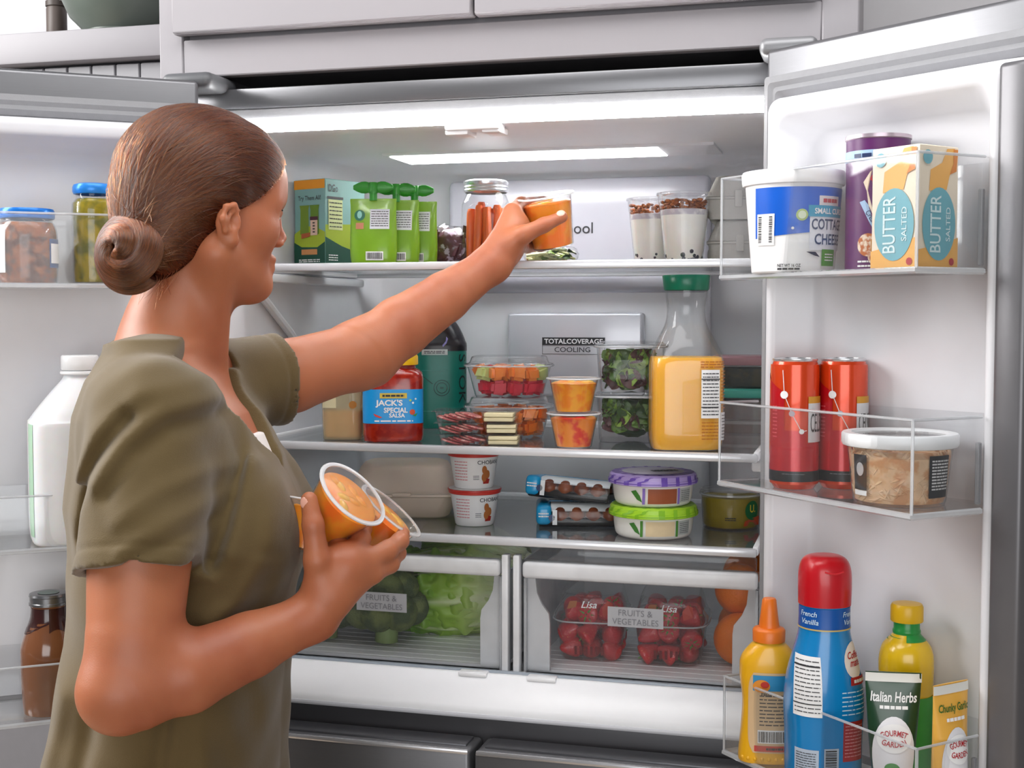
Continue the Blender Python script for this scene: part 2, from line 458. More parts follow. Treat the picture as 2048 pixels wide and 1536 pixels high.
# crisper frame
obj('crisper_frame', MB().rbox(-.39, .39, .046, .058, 1.068, 1.0875, .003), CLEARP, fr)
pm_ = MB(); pm_.rbox(.0175, .0275, .042, .06, .895, 1.075, .002); pm_.rbox(.035, .045, .042, .06, .895, 1.075, .002); pm_.rbox(.010, .053, .032, .06, .880, .899, .003)
obj('crisper_post', pm_, FROST, fr)
obj('crisper_floor', MB().box(-.395, .395, .036, .50, .872, .876), LINER, fr)
obj('gap_strip', MB().rbox(-.40, .40, .036, .044, .874, .902, .002), M('gap_blue_grey', '#9aa2ab', .4), fr)
for s in (-1, 1):
    obj('crisper_catch', MB().rbox(*sorted((.031 + s * .030, .031 + s * .075)), .020, .038, .8945, .9020, .003), WHITE, fr)

def crisper(x0, x1, name, lab, labx):
    d = obj('crisper_drawer', MB().box(x0, x1, .075, .47, .895, .899), M('crisper_white', '#eeeef1', .35, var=.02), fr, label=lab)
    rb = MB()
    for k in range(15): rb.box(x0 + .01, x1 - .01, .085 + k * .025, .091 + k * .025, .899, .8994)
    obj('floor_ribs', rb, M('crisper_white2', '#f4f4f6', .35), d)
    obj('front_panel', MB().rbox(x0, x1, .058, .0605, .884, 1.066, .001, 1), CLEARP, d)
    obj('front_edge', MB().rbox(x0, x1, .054, .062, .884, .894, .003), EDGE, d)
    for xx in (x0, x1 - .004): obj('front_edge', MB().rbox(xx, xx + .004, .0555, .062, .89, 1.04, .001, 1), EDGE, d)
    obj('handle', MB().rbox(x0, x1, .044, .066, 1.041, 1.066, .006, 3), FROST, d)
    w = .034
    for sg, xe in ((1, x0), (-1, x1)):
        # inner side wall with its curved front wing
        pts = [(0, .899), (w, .899), (w, .972), (w * .95, .985), (w * .62, 1.0), (w * .42, 1.016), (w * .35, 1.038), (0, 1.038)]
        wing = MB().loft([[(xe + sg * (px + .003), yy, pz) for px, pz in pts] for yy in (.068, .074)])
        obj('side_wing', wing, FROST, d)
        obj('side_wall', MB().box(*sorted((xe + sg * .001, xe + sg * .004)), .07, .47, .897, 1.04), FROST, d)
    obj('back_wall', MB().box(x0, x1, .466, .47, .897, 1.03), FROST, d)
    fl = flat((0, .0576, 0), (1, 0, 0), (0, 0, 1))
    lb = decal('label_plate', d, M('crisper_label', '#a9a9ad', .5), fl, labx - .041, labx + .041, .9755, 1.0045, 1, 1)
    fl2 = flat((0, .0568, 0), (1, 0, 0), (0, 0, 1))
    text('FRUITS &', d, GINK, fl2, labx, .9965, w=.05, h=.009, bold=.0)
    text('VEGETABLES', d, GINK, fl2, labx, .9835, w=.068, h=.009, bold=.0)
    return d
crisper(-.392, .014, 'l', 'clear crisper drawer with broccoli and lettuce', -.178)
crisper(.048, .392, 'r', 'clear crisper drawer with strawberries and oranges', .216)

obj('crossbar', MB().rbox(-.455, .455, .0, .03, .79, .849, .003), M('crossbar_grey', '#4b4a4d', .4, metal=.3), fr)
obj('front_sill', MB().loft([[(x, y, z) for y, z in ((.036, .8985), (.030, .9000), (.026, .8985), (-.006, .860), (-.0085, .854), (-.008, .846), (.036, .846))] for x in (-.416, .416)]), WHITE, fr)
obj('sill_lip', MB().rbox(-.42, .42, -.010, .004, .842, .850, .003), M('sill_lip', '#cfcfd4', .35), fr)
obj('freezer_body', MB().box(-.45, .45, .02, .56, .05, .80), DGREY, fr)
for x0, x1 in ((-.452, .003), (.010, .452)):
    z1 = .816
    d = obj('freezer_drawer', MB().rbox(x0, x1, -.072, -.006, .10, z1, .006, 3), STEEL, fr)
    obj('top_edge', MB().rbox(x0 + .002, x1 - .002, -.0735, -.066, z1 - .006, z1 + .001, .0025), M('steel_highlight', '#c9c9cc', .25, metal=.7), d)  # highlight along the drawer's front edge, put into a lighter steel colour
    obj('pull_channel', MB().rbox(x0 + .01, x1 - .01, -.055, -.015, z1 - .003, z1 + .003, .002), STEELD, d)

# hinges
h = MB().rbox(-.478, -.395, -.062, .03, 1.762, 1.787, .012, 4)
obj('hinge_cover', h, DGREY, fr)
h = MB().rbox(.395, .470, -.062, .03, 1.766, 1.790, .010, 4)
obj('hinge_cover', h, M('hinge_grey', '#8b8b8e', .35, metal=.3), fr)

def rr2(x0, x1, z0, z1, r, y, sx):
    return [(sx * p[0], p[1], p[2]) for p in rrect(x0, x1, z0, z1, r, y)]

def door(side):
    sx = 1 if side == 'R' else -1
    lab = 'open door with butter, cans and condiments in its bins' if sx > 0 else 'open door with jars, a white jug and a brown bottle in its bins'
    def B(x0, x1, *a, **k): 
        x0, x1 = sorted((sx * x0, sx * x1)); return MB().rbox(x0, x1, *a, **k)
    d = obj('door', B(-.006, .447, .0005, .066, .858, 1.770, .006, 3), STEEL, fr, label=lab)
    d.location = (sx * .41, -.08, 0); d.rotation_euler = (0, 0, R_(-37.5 * sx))
    g = MB()
    g.loft([rr2(.0, .44, .866, 1.734, .004, .0, sx), rr2(.001, .439, .867, 1.733, .005, -.010, sx), rr2(.010, .430, .876, 1.724, .006, -.014, sx), rr2(.016, .424, .882, 1.718, .006, -.011, sx),
            rr2(.022, .418, .888, 1.712, .006, -.014, sx), rr2(.030, .41, .896, 1.704, .006, -.008, sx), rr2(.032, .408, .898, 1.702, .006, .0, sx)], False, False)
    obj('gasket', g, GASKET, d, smooth=30)
    l = MB()
    l.loft([rr2(.030, .385, .868, 1.704, .012, -.002, sx), rr2(.040, .370, .872, 1.697, .014, -.040, sx), rr2(.044, .364, .874, 1.694, .016, -.050, sx), rr2(.048, .360, .876, 1.690, .018, -.0525, sx),
            rr2(.055, .354, .880, 1.677, .02, -.0525, sx), rr2(.059, .350, .884, 1.672, .022, -.049, sx), rr2(.078, .335, .890, 1.655, .03, -.010, sx), rr2(.090, .325, .90, 1.645, .035, -.003, sx)], False, True)
    obj('inner_liner', l, LINER, d, smooth=60)
    # mullion flap on the free edge
    if sx > 0:
        obj('mullion_flap', B(.366, .402, -.062, -.030, .88, 1.690, .006, 3), M('flap_grey', '#6b6a6d', .35, metal=.4), d)
    # bins
    if sx > 0: bins = [(1.478, .118, .026, .333, .112, .148, .350), (1.224, .098, .022, .335, .108, .152, .352), (.886, .094, .030, .342, .104, .146, .354)]
    else: bins = [(1.470, .092, .04, .338, .135, .135, .350), (1.123, .070, .04, .338, .135, .135, .350), (.893, .075, .04, .338, .135, .135, .350)]
    for zf, hh, sa, sb, pa, pb, se in bins:
        # plan outline, from the hinge side of the dyke round the front to the free side
        o_ = [(.060, -.004), (sa + .012, -.052), (sa, -pa), (sb, -pb), (se, -.056), (.345, -.004)]
        bm_ = MB(); t = .0025
        cx, cy = .19, -.07
        inn = [(cx + (x - cx) * .985, cy + (y - cy) * .965) for x, y in o_]
        n = len(o_)
        ro = [[(sx * x, y, z) for x, y in o_] for z in (zf - .003, zf + hh)]
        ri = [[(sx * x, y, z) for x, y in inn] for z in (zf + hh, zf)]
        bm_.loft([ro[0], ro[1], ri[0], ri[1]], True, True)
        b = obj('bin', bm_, CLEARP, d, smooth=0)
        # bright polished edges: rim, base and the near corner
        def path(z): return [(sx * x, y, z) for x, y in o_[1:5]]
        obj('bin_rim', MB().tube(path(zf + hh), .0016, 6), EDGE, b)
        obj('bin_base_edge', MB().tube(path(zf - .002), .0036, 6), EDGE, b)
        obj('bin_corner', MB().tube([(sx * sb, -pb, zf), (sx * sb, -pb, zf + hh)], .0018, 6), EDGE, b)
        obj('bin_corner', MB().tube([(sx * sa, -pa, zf), (sx * sa, -pa, zf + hh)], .0016, 6), EDGE, b)
        obj('bin_bracket', MB().rbox(*sorted((sx * (se - .008), sx * (se - .003))), -.056, -.050, zf + .004, zf + hh * .72, .001, 1), GASKET, b)
    return d
door('R'); door('L')
DR = lambda s, y, z: tuple(Vector((.41, -.08, 0)) + Matrix.Rotation(R_(-37.5), 3, 'Z') @ Vector((s, y, z)))
DL = lambda s, y, z: tuple(Vector((-.41, -.08, 0)) + Matrix.Rotation(R_(37.5), 3, 'Z') @ Vector((s, y, z)))

# ------------------------------------------------------------------ food and packages
S1, S2, S3, CRZ = 1.5092, 1.2352, 1.1012, .9008
rnd = random.Random(7)
def face(x, y): return math.degrees(math.atan2(.54 - x, y + 1.794))

CLR = CLEAR('clear_package', (.985, .985, .985), milky=.02, ior=1.4)
JARG = CLEAR('jar_glass', (.95, .96, .965), milky=.015, ior=1.45, gmax=.35)
def attr_mat(name, rough=.5, sss=.0, bump=0., bscale=80., coat=0.):
    if name in MATS: return MATS[name]
    m = M(name, '#ffffff', rough, bump=bump, bscale=bscale, sss=sss, coat=coat)
    nt = m.node_tree; a = nt.nodes.new('ShaderNodeAttribute'); a.attribute_name = 'Col'
    nt.links.new(a.outputs['Color'], nt.nodes['Principled BSDF'].inputs['Base Color'])
    return m
def paint(o, fn):
    me = o.data; ca = me.color_attributes.new('Col', 'FLOAT_COLOR', 'POINT')
    ca.data.foreach_set('color', np.array([tuple(fn(v.co)) + (1,) for v in me.vertices], dtype=np.float32).ravel())
def mixc(a, b, t):
    t = max(0, min(1, t)); return tuple(x + (y - x) * t for x, y in zip(a, b))
def lathe_surf(P, n=48, k=0):
    P = [(z, r, r, 2.0) if len((z, r)) == 2 else None for z, r in P]
    return Surf(smooth_prof(P, k) if k else P, n)

# --- shelf 1: snack box, pouches, produce bag, carrot jar, greens, parfaits, egg cartons
t = thing('snack_box', 'tall teal and green snack box with an orange top band', 'box', (-.346, .26, S1), -20)
w, d_, h = .070, .098, .146
obj('carton', MB().rbox(-w / 2, w / 2, -d_ / 2, d_ / 2, 0, h, .0012, 1), M('box_teal', '#7fa9a6', .5), t)
f0 = flat((0, -d_ / 2, 0), (1, 0, 0), (0, 0, 1)); f1 = flat((0, -d_ / 2, 0), (1, 0, 0), (0, 0, 1), .0011); f2 = flat((0, -d_ / 2, 0), (1, 0, 0), (0, 0, 1), .0016)
g0 = flat((w / 2, 0, 0), (0, 1, 0), (0, 0, 1)); g1 = flat((w / 2, 0, 0), (0, 1, 0), (0, 0, 1), .0011)
ORB = M('box_orange', '#e0931f', .5); LG = M('box_lime', '#9db02c', .5); DG = M('box_dark_green', '#12493a', .5); TAN = M('box_tan', '#c98a55', .5)
decal('top_band', t, ORB, f0, -w / 2, w / 2, h - .016, h - .001, 2, 1)
poly('hill_print', t, LG, f0, [(-w / 2, .03), (w / 2, .03), (w / 2, .058), (.012, .068), (-.012, .068), (-w / 2, .056)])
poly('base_print', t, DG, f1, [(-w / 2, 0), (w / 2, 0), (w / 2, .042), (.018, .033), (-.018, .034), (-w / 2, .042)])
text('Try Them All!', t, TINK, f0, 0, h - .032, w=.052, h=.010, bold=.006)
for k, (ux, cc) in enumerate(((-.011, '#6f8a2a'), (.012, '#5d7f24'))):
    poly('pouch_print', t, M('pouch_print%d' % k, cc, .5), f1, [(ux - .010, .055), (ux + .010, .055), (ux + .009, .095), (ux + .011, .103), (ux - .011, .103), (ux - .009, .095)])
poly('jar_print', t, M('jam_print', '#d9b8a4', .5), f2, [(.003, .053), (.019, .053), (.019, .078), (.003, .078)])
poly('lid_print', t, M('jam_lid', '#4a2330', .5), f2, [(.002, .078), (.020, .078), (.020, .084), (.002, .084)])
lines('small_print', t, TINK, flat((0, -d_ / 2, 0), (1, 0, 0), (0, 0, 1), .002), .0085, .0135, .056, .076, 4, .5, 2)
poly('berry_print', t, M('berry_print', '#a8542c', .5), f2, [(-.018, .048), (.002, .051), (.002, .058), (-.018, .056)])
decal('tag_print', t, TAN, f2, -.018, .018, .021, .030, 1, 1)
lines('small_print', t, WINK, f2, -.024, .024, .008, .014, 2, .5)
poly('side_base_print', t, DG, g0, [(-d_ / 2, 0), (d_ / 2, 0), (d_ / 2, .022), (-.01, .036), (-d_ / 2, .050)])
poly('side_hill_print', t, LG, g0, [(-d_ / 2, .050), (-.01, .036), (d_ / 2, .022), (d_ / 2, .075), (-d_ / 2, .070)])
decal('nutrition_print', t, M('box_pale', '#c8cf96', .5), g1, -.042, -.008, .062, .112, 1, 1)
lines('small_print', t, TINK, flat((w / 2, 0, 0), (0, 1, 0), (0, 0, 1), .0016), -.040, -.010, .064, .110, 7, .25)
decal('dark_bar', t, TINK, g1, -.045, -.006, .113, .117, 1, 1)
text('DGo', t, TINK, g1, -.03, .131, w=.022, h=.012, bold=.012)
lines('small_print', t, WINK, g1, -.042, -.02, .010, .022, 3, .4, 5)

PG = M('pouch_green', '#7fae1f', .28, var=.08, scale=25, bump=.35, bscale=35, coat=.3)
PCAP = M('pouch_cap', '#2f8f2c', .35)
def pouch(label, loc, rz):
    t = thing('snack_pouch', label, 'pouch', loc, rz, 'green squeeze pouches on the top shelf')
    S = Surf(smooth_prof([(0, .034, .014, 2.6), (.012, .037, .0165, 2.6), (.04, .038, .015, 2.4), (.075, .037, .009, 2.3), (.095, .037, .004, 2.2), (.104, .0375, .0016, 2.2), (.107, .037, .001, 2.2)], 4), 48)
    b = obj('pouch_body', S.mb(), PG, t)
    obj('spout', MB().lathe([(.0062, .104), (.0062, .116), (.0075, .116), (.0075, .119), (.0055, .119)], 16), PCAP, t)
    c = MB().lathe([(.0, .118), (.0085, .118), (.0085, .131), (.007, .133), (0, .133)], 16, False, False)
    for sg in (-1, 1):
        c.loft([ring(.012, .0035, 2, 0, 14)] and [[(sg * (.006 + .026 * q), .0045 * math.cos(a) * (1 - .3 * q),   .1250 + .0080 * (1 + .35 * math.sin(3.1 * q)) * math.sin(a) * (1 - .55 * q * q)) for a in [2 * math.pi * i / 12 for i in range(12)]] for q in (0, .25, .5, .75, .95, 1.0)])
    obj('twist_cap', c, PCAP, t)
    f = S.fn(0, .0008); fb = S.fn(0, .0013)
    disc('emblem', t, M('emblem_green', '#1d6b52', .4), f, -.021, .080, .0088)
    disc('emblem_inner', t, M('emblem_pale', '#8fd0c2', .4), fb, -.021, .081, .0040, .006)
    decal('berry_patch', t, M('pouch_salmon', '#c98463', .4), f, -.027, -.014, .058, .068, 3, 2)
    decal('nutrition_label', t, M('label_white', '#e8ebee', .4), f, -.004, .027, .058, .090, 6, 4)
    lines('small_print', t, TINK, fb, -.002, .025, .061, .088, 7, .3, 2)
    decal('barcode_patch', t, WINK, f, -.010, .018, .008, .022, 5, 2)
    barcode(t, fb, .004, .015, .024, .010, TINK)
    return t
pouch('green squeeze pouch beside the snack box, nearest of the three pouches', (-.232, .170, S1), 12)
pouch('green squeeze pouch between the other two pouches, behind the nearest one', (-.206, .205, S1), 10)
pouch('green squeeze pouch at the end of the row, next to the dark red bag', (-.187, .240, S1), 8)

def lumpy(c, r, sq, seed, amp=.18, n=28, m=18, fs=60.):
    from mathutils import noise
    mb = MB().sphere((0, 0, 0), 1, n, m)
    out = []
    for p in mb.v:
        q = Vector(p); k = 1 + amp * noise.noise(q * 1.8 + Vector((seed, seed * 2, 0))) + amp * .5 * noise.noise(q * 4.5 + Vector((seed * 3, 0, 1)))
        out.append((c[0] + q.x * r * sq[0] * k, c[1] + q.y * r * sq[1] * k, max(0.0, c[2] + q.z * r * sq[2] * k)))
    mb.v = out; return mb
t = thing('radicchio_bag', 'small lumpy bag of dark red and lilac leaves behind the carrot jar', 'bag', (-.150, .31, S1))
obj('leaves_fill', lumpy((0, 0, .033), .034, (1.15, .9, 1), 3, .25), M('radicchio', '#4d0f22', .4, color2='#c9b4d2', c2scale=55, c2lo=.56, c2hi=.62, bump=.8, bscale=90), t)
rl = random.Random(5)
for k in range(16):
    a = rl.uniform(0, 6.28); z = rl.uniform(.015, .06); r = .036 * math.sqrt(max(.05, 1 - ((z - .033) / .036) ** 2))
    mtx = Matrix.Translation((r * 1.1 * math.cos(a), r * .9 * math.sin(a), z)) @ Matrix.Rotation(a, 4, 'Z') @ Matrix.Rotation(rl.uniform(-.7, .7), 4, 'X')
    obj('leaf', MB().grid(lambda u, v: (.003 * math.sin(9 * u) + .004 * (u - .5) ** 2, (u - .5) * .026, (v - .5) * .022 + .002 * math.sin(8 * v + 5 * u)), 6, 5).xf(mtx), M('radicchio_leaf%d' % (k % 3), ('#5a1226', '#3a0a1c', '#b79cc4')[k % 3], .4, bump=.5, bscale=120), t)
obj('film', lumpy((0, 0, .034), .038, (1.15, .95, 1), 3, .2), CLR, t)

jx, jy = -.082, .30
t = thing('mason_jar', 'clear glass jar with a silver screw lid, full of carrot sticks', 'jar', (jx, jy, S1))
jp = smooth_prof([(0, .034, .034, 3.2), (.004, .038, .038, 3.2), (.02, .0385, .0385, 3.4), (.095, .0385, .0385, 3.2), (.112, .036, .036, 2.4), (.122, .033, .033, 2), (.128, .033, .033, 2)], 4)
obj('glass', Surf(jp).mb(True, False), JARG, t)
SIL = M('silver_lid', '#d9dadd', .25, metal=.8)
obj('screw_band', MB().lathe([(.0345, .124), (.0365, .125), (.0375, .1275), (.0365, .130), (.0375, .1325), (.0365, .135), (.0375, .138), (.0375, .142), (.033, .1445), (0, .1445)], 40, False, False), SIL, t)
CARROT = M('carrot', '#ee6a1c', .38, var=.15, scale=30, sss=.15)
rl = random.Random(4)
proto = None
for k in range(15):
    if k < 9: a = 2 * math.pi * k / 9 + .2; rr = .0265
    elif k < 14: a = 2 * math.pi * k / 5; rr = .0135
    else: a, rr = 0, 0
    hh = rl.uniform(.088, .108); q = rl.uniform(.0065, .008)
    if proto is None:
        proto = obj('carrot_stick', MB().loft([ring(.0072, .0066, 3, 0, 14), ring(.0078, .007, 3, .004, 14), ring(.0074, .0068, 3, .06, 14), ring(.0066, .0062, 3, .092, 14), ring(.005, .005, 3, .096, 14)]), CARROT)
        o = proto
    else:
        o = proto.copy(); COL.objects.link(o)
    o.location = (jx + rr * math.cos(a), jy + rr * math.sin(a), S1 + .0045); o.rotation_euler = (rl.uniform(-.04, .04), rl.uniform(-.04, .04), rl.uniform(0, 3))
    o.scale = (1, 1, hh / .096)
    tag(o, 'orange carrot stick standing in the glass jar on the top shelf', 'carrot', 'carrot sticks in the jar')

t = thing('herb_bag', 'clear flat bag of white stalks and green leaves behind the raised cup', 'bag', (.022, .33, S1), 10)
rl = random.Random(9)
for k in range(14):
    x = rl.uniform(-.042, -.012); z = rl.uniform(.006, .03)
    obj('stalk', MB().tube([(x, rl.uniform(-.02, .02), z), (x + .03, rl.uniform(-.02, .02), z + .004), (x + .055, rl.uniform(-.02, .02), z - .002)], [.003, .0026, .002], 6), M('stalk_pale', '#d8dca0', .4), t)
for k in range(16):
    mtx = Matrix.Translation((rl.uniform(-.01, .036), rl.uniform(-.018, .018), rl.uniform(.008, .032))) @ Matrix.Rotation(rl.uniform(0, 6), 4, 'Z') @ Matrix.Rotation(rl.uniform(-1, 1), 4, 'X')
    obj('leaf', MB().grid(lambda u, v: ((u - .5) * .022, (v - .5) * .014 * (1 - (2 * u - 1) ** 2) , .003 * math.sin(5 * u)), 6, 3).xf(mtx), M('herb_green%d' % (k % 2), ('#2f4a1c', '#6f8a35')[k % 2], .45), t)
obj('film', lumpy((0, 0, .019), .027, (1.75, 1.0, .8), 5, .15), CLR, t)

def parfait(label, loc, rz, seed):
    rl = random.Random(seed)
    t = thing('parfait_cup', label, 'parfait', loc, rz, 'yogurt parfaits on the top shelf')
    R = lambda z: .029 + (.0405 - .029) * z / .105
    obj('cup', MB().lathe([(0, .001), (.029, 0), (.029, .001), (.0405, .105), (.0425, .106), (.0425, .1075), (.04, .1075)], 40, False, False), CLR, t)
    obj('lid', MB().lathe([(.043, .1065), (.043, .1095), (.036, .1095), (.034, .107), (0, .107)], 40, False, False), CLR, t)
    obj('yogurt', MB().lathe([(0, .002), (.0275, .002), (R(.075) - .0012, .076), (R(.075) - .006, .079), (0, .079)], 36, False, False), M('yogurt', '#efece6', .45, sss=.2), t)
    obj('yogurt_swirl', MB().lathe([(R(.076) - .0012, .0745), (R(.083) - .0012, .083), (R(.083) - .006, .084), (0, .084)], 36, False, False), M('berry_swirl', '#bdb6c0', .45, color2='#e8e4e2', c2scale=60), t)
    gm = M('granola', '#a8602c', .7, color2='#6a3216', c2scale=160, bump=.8, bscale=200)
    gr = MB()
    for k in range(130):
        a = rl.uniform(0, 6.28); z = rl.uniform(.083, .098); r = math.sqrt(rl.uniform(.3, 1)) * (R(z) - .004)
        gr.sphere((r * math.cos(a), r * math.sin(a), z), rl.uniform(.0022, .0038), 6, 4, (1.3, 1, .8))
    o = obj('granola', gr, gm, t); o['kind'] = 'stuff'
    bm_ = M('blueberry', '#1d1c2e', .45, var=.2)
    for k in range(17):
        a = -1.57 + rl.uniform(-1.5, 1.5); z = rl.uniform(.005, .02) if k > 5 else .0055
        r = R(z) - .0052
        obj('blueberry', MB().sphere((r * math.cos(a), r * math.sin(a), z), rl.uniform(.0040, .0052), 10, 7), bm_, t)
    return t
parfait('layered yogurt and granola parfait cup, the rear one nearer the panel lettering', (.196, .315, S1), 20, 2)
parfait('layered yogurt and granola parfait cup with blueberries at its base, the front one', (.258, .235, S1), 15, 3)

PULP = M('egg_carton_pulp', '#aaa8a2', .9, var=.06, scale=90, bump=.35, bscale=260)
def egg_carton(label, loc, rz):
    t = thing('egg_carton', label, 'egg carton', loc, rz, 'egg cartons on the top shelf')
    rw = lambda x0, x1, y0, y1, z, r=.01: [(p[0], p[2], z) for p in rrect(x0, x1, y0, y1, r, 0)]
    bs = MB().loft([rw(-.045, .045, -.09, .09, 0), rw(-.049, .049, -.094, .094, .03), rw(-.0515, .0515, -.0965, .0965, .031), rw(-.0515, .0515, -.0965, .0965, .034)])
    obj('tray', bs, PULP, t)
    lid = MB().loft([rw(-.0515, .0515, -.0965, .0965, .0345), rw(-.049, .049, -.094, .094, .036), rw(-.036, .036, -.082, .082, .066), rw(-.030, .030, -.076, .076, .068)])
    obj('lid', lid, PULP, t)
    obj('latch', MB().rbox(-.006, .006, -.099, -.094, .018, .044, .002), PULP, t)
    for k in range(5): obj('cup_bulge', MB().sphere((-.0445, -.072 + .036 * k, .014), .013, 10, 6, (.5, 1, 1)), PULP, t)
    return t
egg_carton('pale grey pulp egg carton lying under the other carton on the top shelf', (.338, .33, S1), 4)
egg_carton('pale grey pulp egg carton stacked on top of the other carton', (.337, .33, S1 + .0685), 3)

# --- shelf 2
t = thing('broth_tub', 'squat cloudy plastic tub half full of yellow broth beside the salsa', 'tub', (-.262, .115, S2), 15)
S = Surf(smooth_prof([(0, .029, .029, 4), (.004, .032, .032, 4), (.09, .034, .034, 4), (.094, .035, .035, 4)], 3))
obj('tub_body', S.mb(True, False), CLEAR('cloudy_tub', (.9, .82, .62), milky=.3, milk=(.85, .76, .55)), t)
obj('broth', Surf([(.002, .027, .027, 4), (.005, .030, .030, 4), (.045, .0315, .0315, 4)]).mb(), M('broth', '#d8a63c', .3, var=.1, scale=30, sss=.3), t)
obj('lid', Surf([(.093, .036, .036, 4), (.101, .036, .036, 4), (.103, .034, .034, 4)]).mb(), M('tub_lid', '#d6bd83', .4), t)
decal('label', t, M('tub_label', '#d9cfa8', .5), S.fn(-.02), -.012, .012, .05, .082, 3, 2)
disc('label_spot', t, M('tub_spot', '#b5782a', .5), S.fn(), .018, .055, .006)

t = thing('salsa_jar', 'big square red salsa jar with a yellow lid and blue label', 'jar', (-.171, .094, S2), 20)
SP = [(0, .040, .034, 4.5), (.003, .045, .039, 4.5), (.012, .0465, .041, 4.5), (.098, .0465, .041, 4.5), (.106, .045, .039, 4), (.111, .039, .036, 3), (.113, .035, .035, 2.1), (.120, .035, .035, 2.0)]
S = Surf(SP, 60)
obj('jar_body', S.mb(), M('salsa_red', '#8f150b', .22, var=.2, scale=60, color2='#a82814', c2scale=90, coat=.5), t)
obj('lid', MB().lathe([(.0365, .118), (.0385, .1185), (.0385, .131), (.037, .1335), (0, .134)], 44, False, False), M('salsa_lid', '#f4c514', .35), t)
f = S.fn(0, .0007); fb = S.fn(0, .0013)
decal('label', t, M('salsa_blue', '#109ce6', .4, var=.02), f, -.055, .052, .030, .082, 30, 2)
decal('brand_band', t, M('salsa_gold', '#d9bd33', .4), fb, -.020, .021, .0685, .0765, 8, 1)
lines('small_print', t, TINK, S.fn(0, .0017), -.016, .017, .0708, .0742, 1, .9, 21)
text("JACK'S", t, WINK, fb, -.006, .0605, w=.041, h=.0118, bold=.03)
text('SPECIAL', t, WINK, fb, .004, .0505, w=.036, h=.0080, bold=.03)
text('SALSA', t, WINK, fb, .006, .0425, w=.024, h=.0065, bold=.03)
poly('chilli_print', t, M('chilli', '#d93a2c', .4), fb, [(-.030, .0455), (-.026, .044), (-.018, .0405), (-.0165, .0395), (-.020, .0385), (-.027, .041)])
disc('tomato_print', t, M('tomato_print', '#d8502a', .4), fb, .029, .0475, .0042)
poly('leaf_print', t, M('leaf_print', '#3c8f3c', .4), fb, [(.029, .0425), (.037, .046), (.034, .041)])
disc('sparkle_print', t, M('sparkle_green', '#9fd36b', .4), fb, .026, .0655, .0018); disc('sparkle_print', t, WINK, fb, .034, .0675, .0014); disc('sparkle_print', t, WINK, fb, .030, .0615, .0016)
lines('small_print', t, WINK, fb, -.028, .030, .0325, .0355, 1, .7, 8)

t = thing('cold_brew_jug', 'dark teal drink jug with black shoulders standing behind the salsa jar', 'jug', (-.188, .36, S2), 22)
SP = smooth_prof([(0, .044, .040, 3.5), (.004, .049, .045, 3.5), (.13, .0495, .0455, 3.5), (.150, .047, .043, 3), (.175, .036, .034, 2.4), (.195, .021, .021, 2), (.205, .017, .017, 2)], 4)
S = Surf(SP, 60)
obj('jug_body', S.mb(), M('jug_teal', '#0c7a6c', .35, var=.05), t)
f = S.fn(0, .0007); fb = S.fn(0, .0013)
decal('shoulder_print', t, M('jug_black', '#17141c', .3), f, -.085, .085, .133, .192, 40, 14)
obj('cap', MB().lathe([(.0185, .203), (.0185, .222), (.016, .224), (0, .224)], 28, False, False), M('jug_cap', '#1b1b1f', .4), t)
decal('flavour_ribbon', t, M('ribbon_white', '#cfd6d4', .4), fb, -.03, .014, .1265, .136, 10, 1)
lines('small_print', t, TINK, S.fn(0, .0017), -.026, .010, .1285, .134, 2, .5, 22)
text('STOK', t, M('stok_ink', '#0b1512', .4), fb, .041, .085, w=.085, h=.015, bold=.0, rot=-90)
for r_ in (.0135, .009):
    obj('dial_print', MB().tube([fb(.004 + r_ * math.cos(a), .070 + r_ * math.sin(a)) for a in [2 * math.pi * i / 24 for i in range(25)]], .0004, 4, False), TINK, t)
lines('small_print', t, TINK, fb, .001, .007, .068, .072, 2, .4, 2)
obj('line_print', MB().tube([fb(-.028, .09), fb(-.012, .077)], .0005, 4), TINK, t)
for v in (.03, .10, .128): obj('line_print', MB().tube([fb(-.03 + i * .005, v) for i in range(9)], .0003, 4), M('jug_line', '#5fb5a8', .4), t)
poly('swirl_print', t, M('swirl_lilac', '#8f86c8', .4), fb, [(.006, .140), (.012, .146), (.015, .154), (.012, .158), (.011, .150), (.005, .143)])

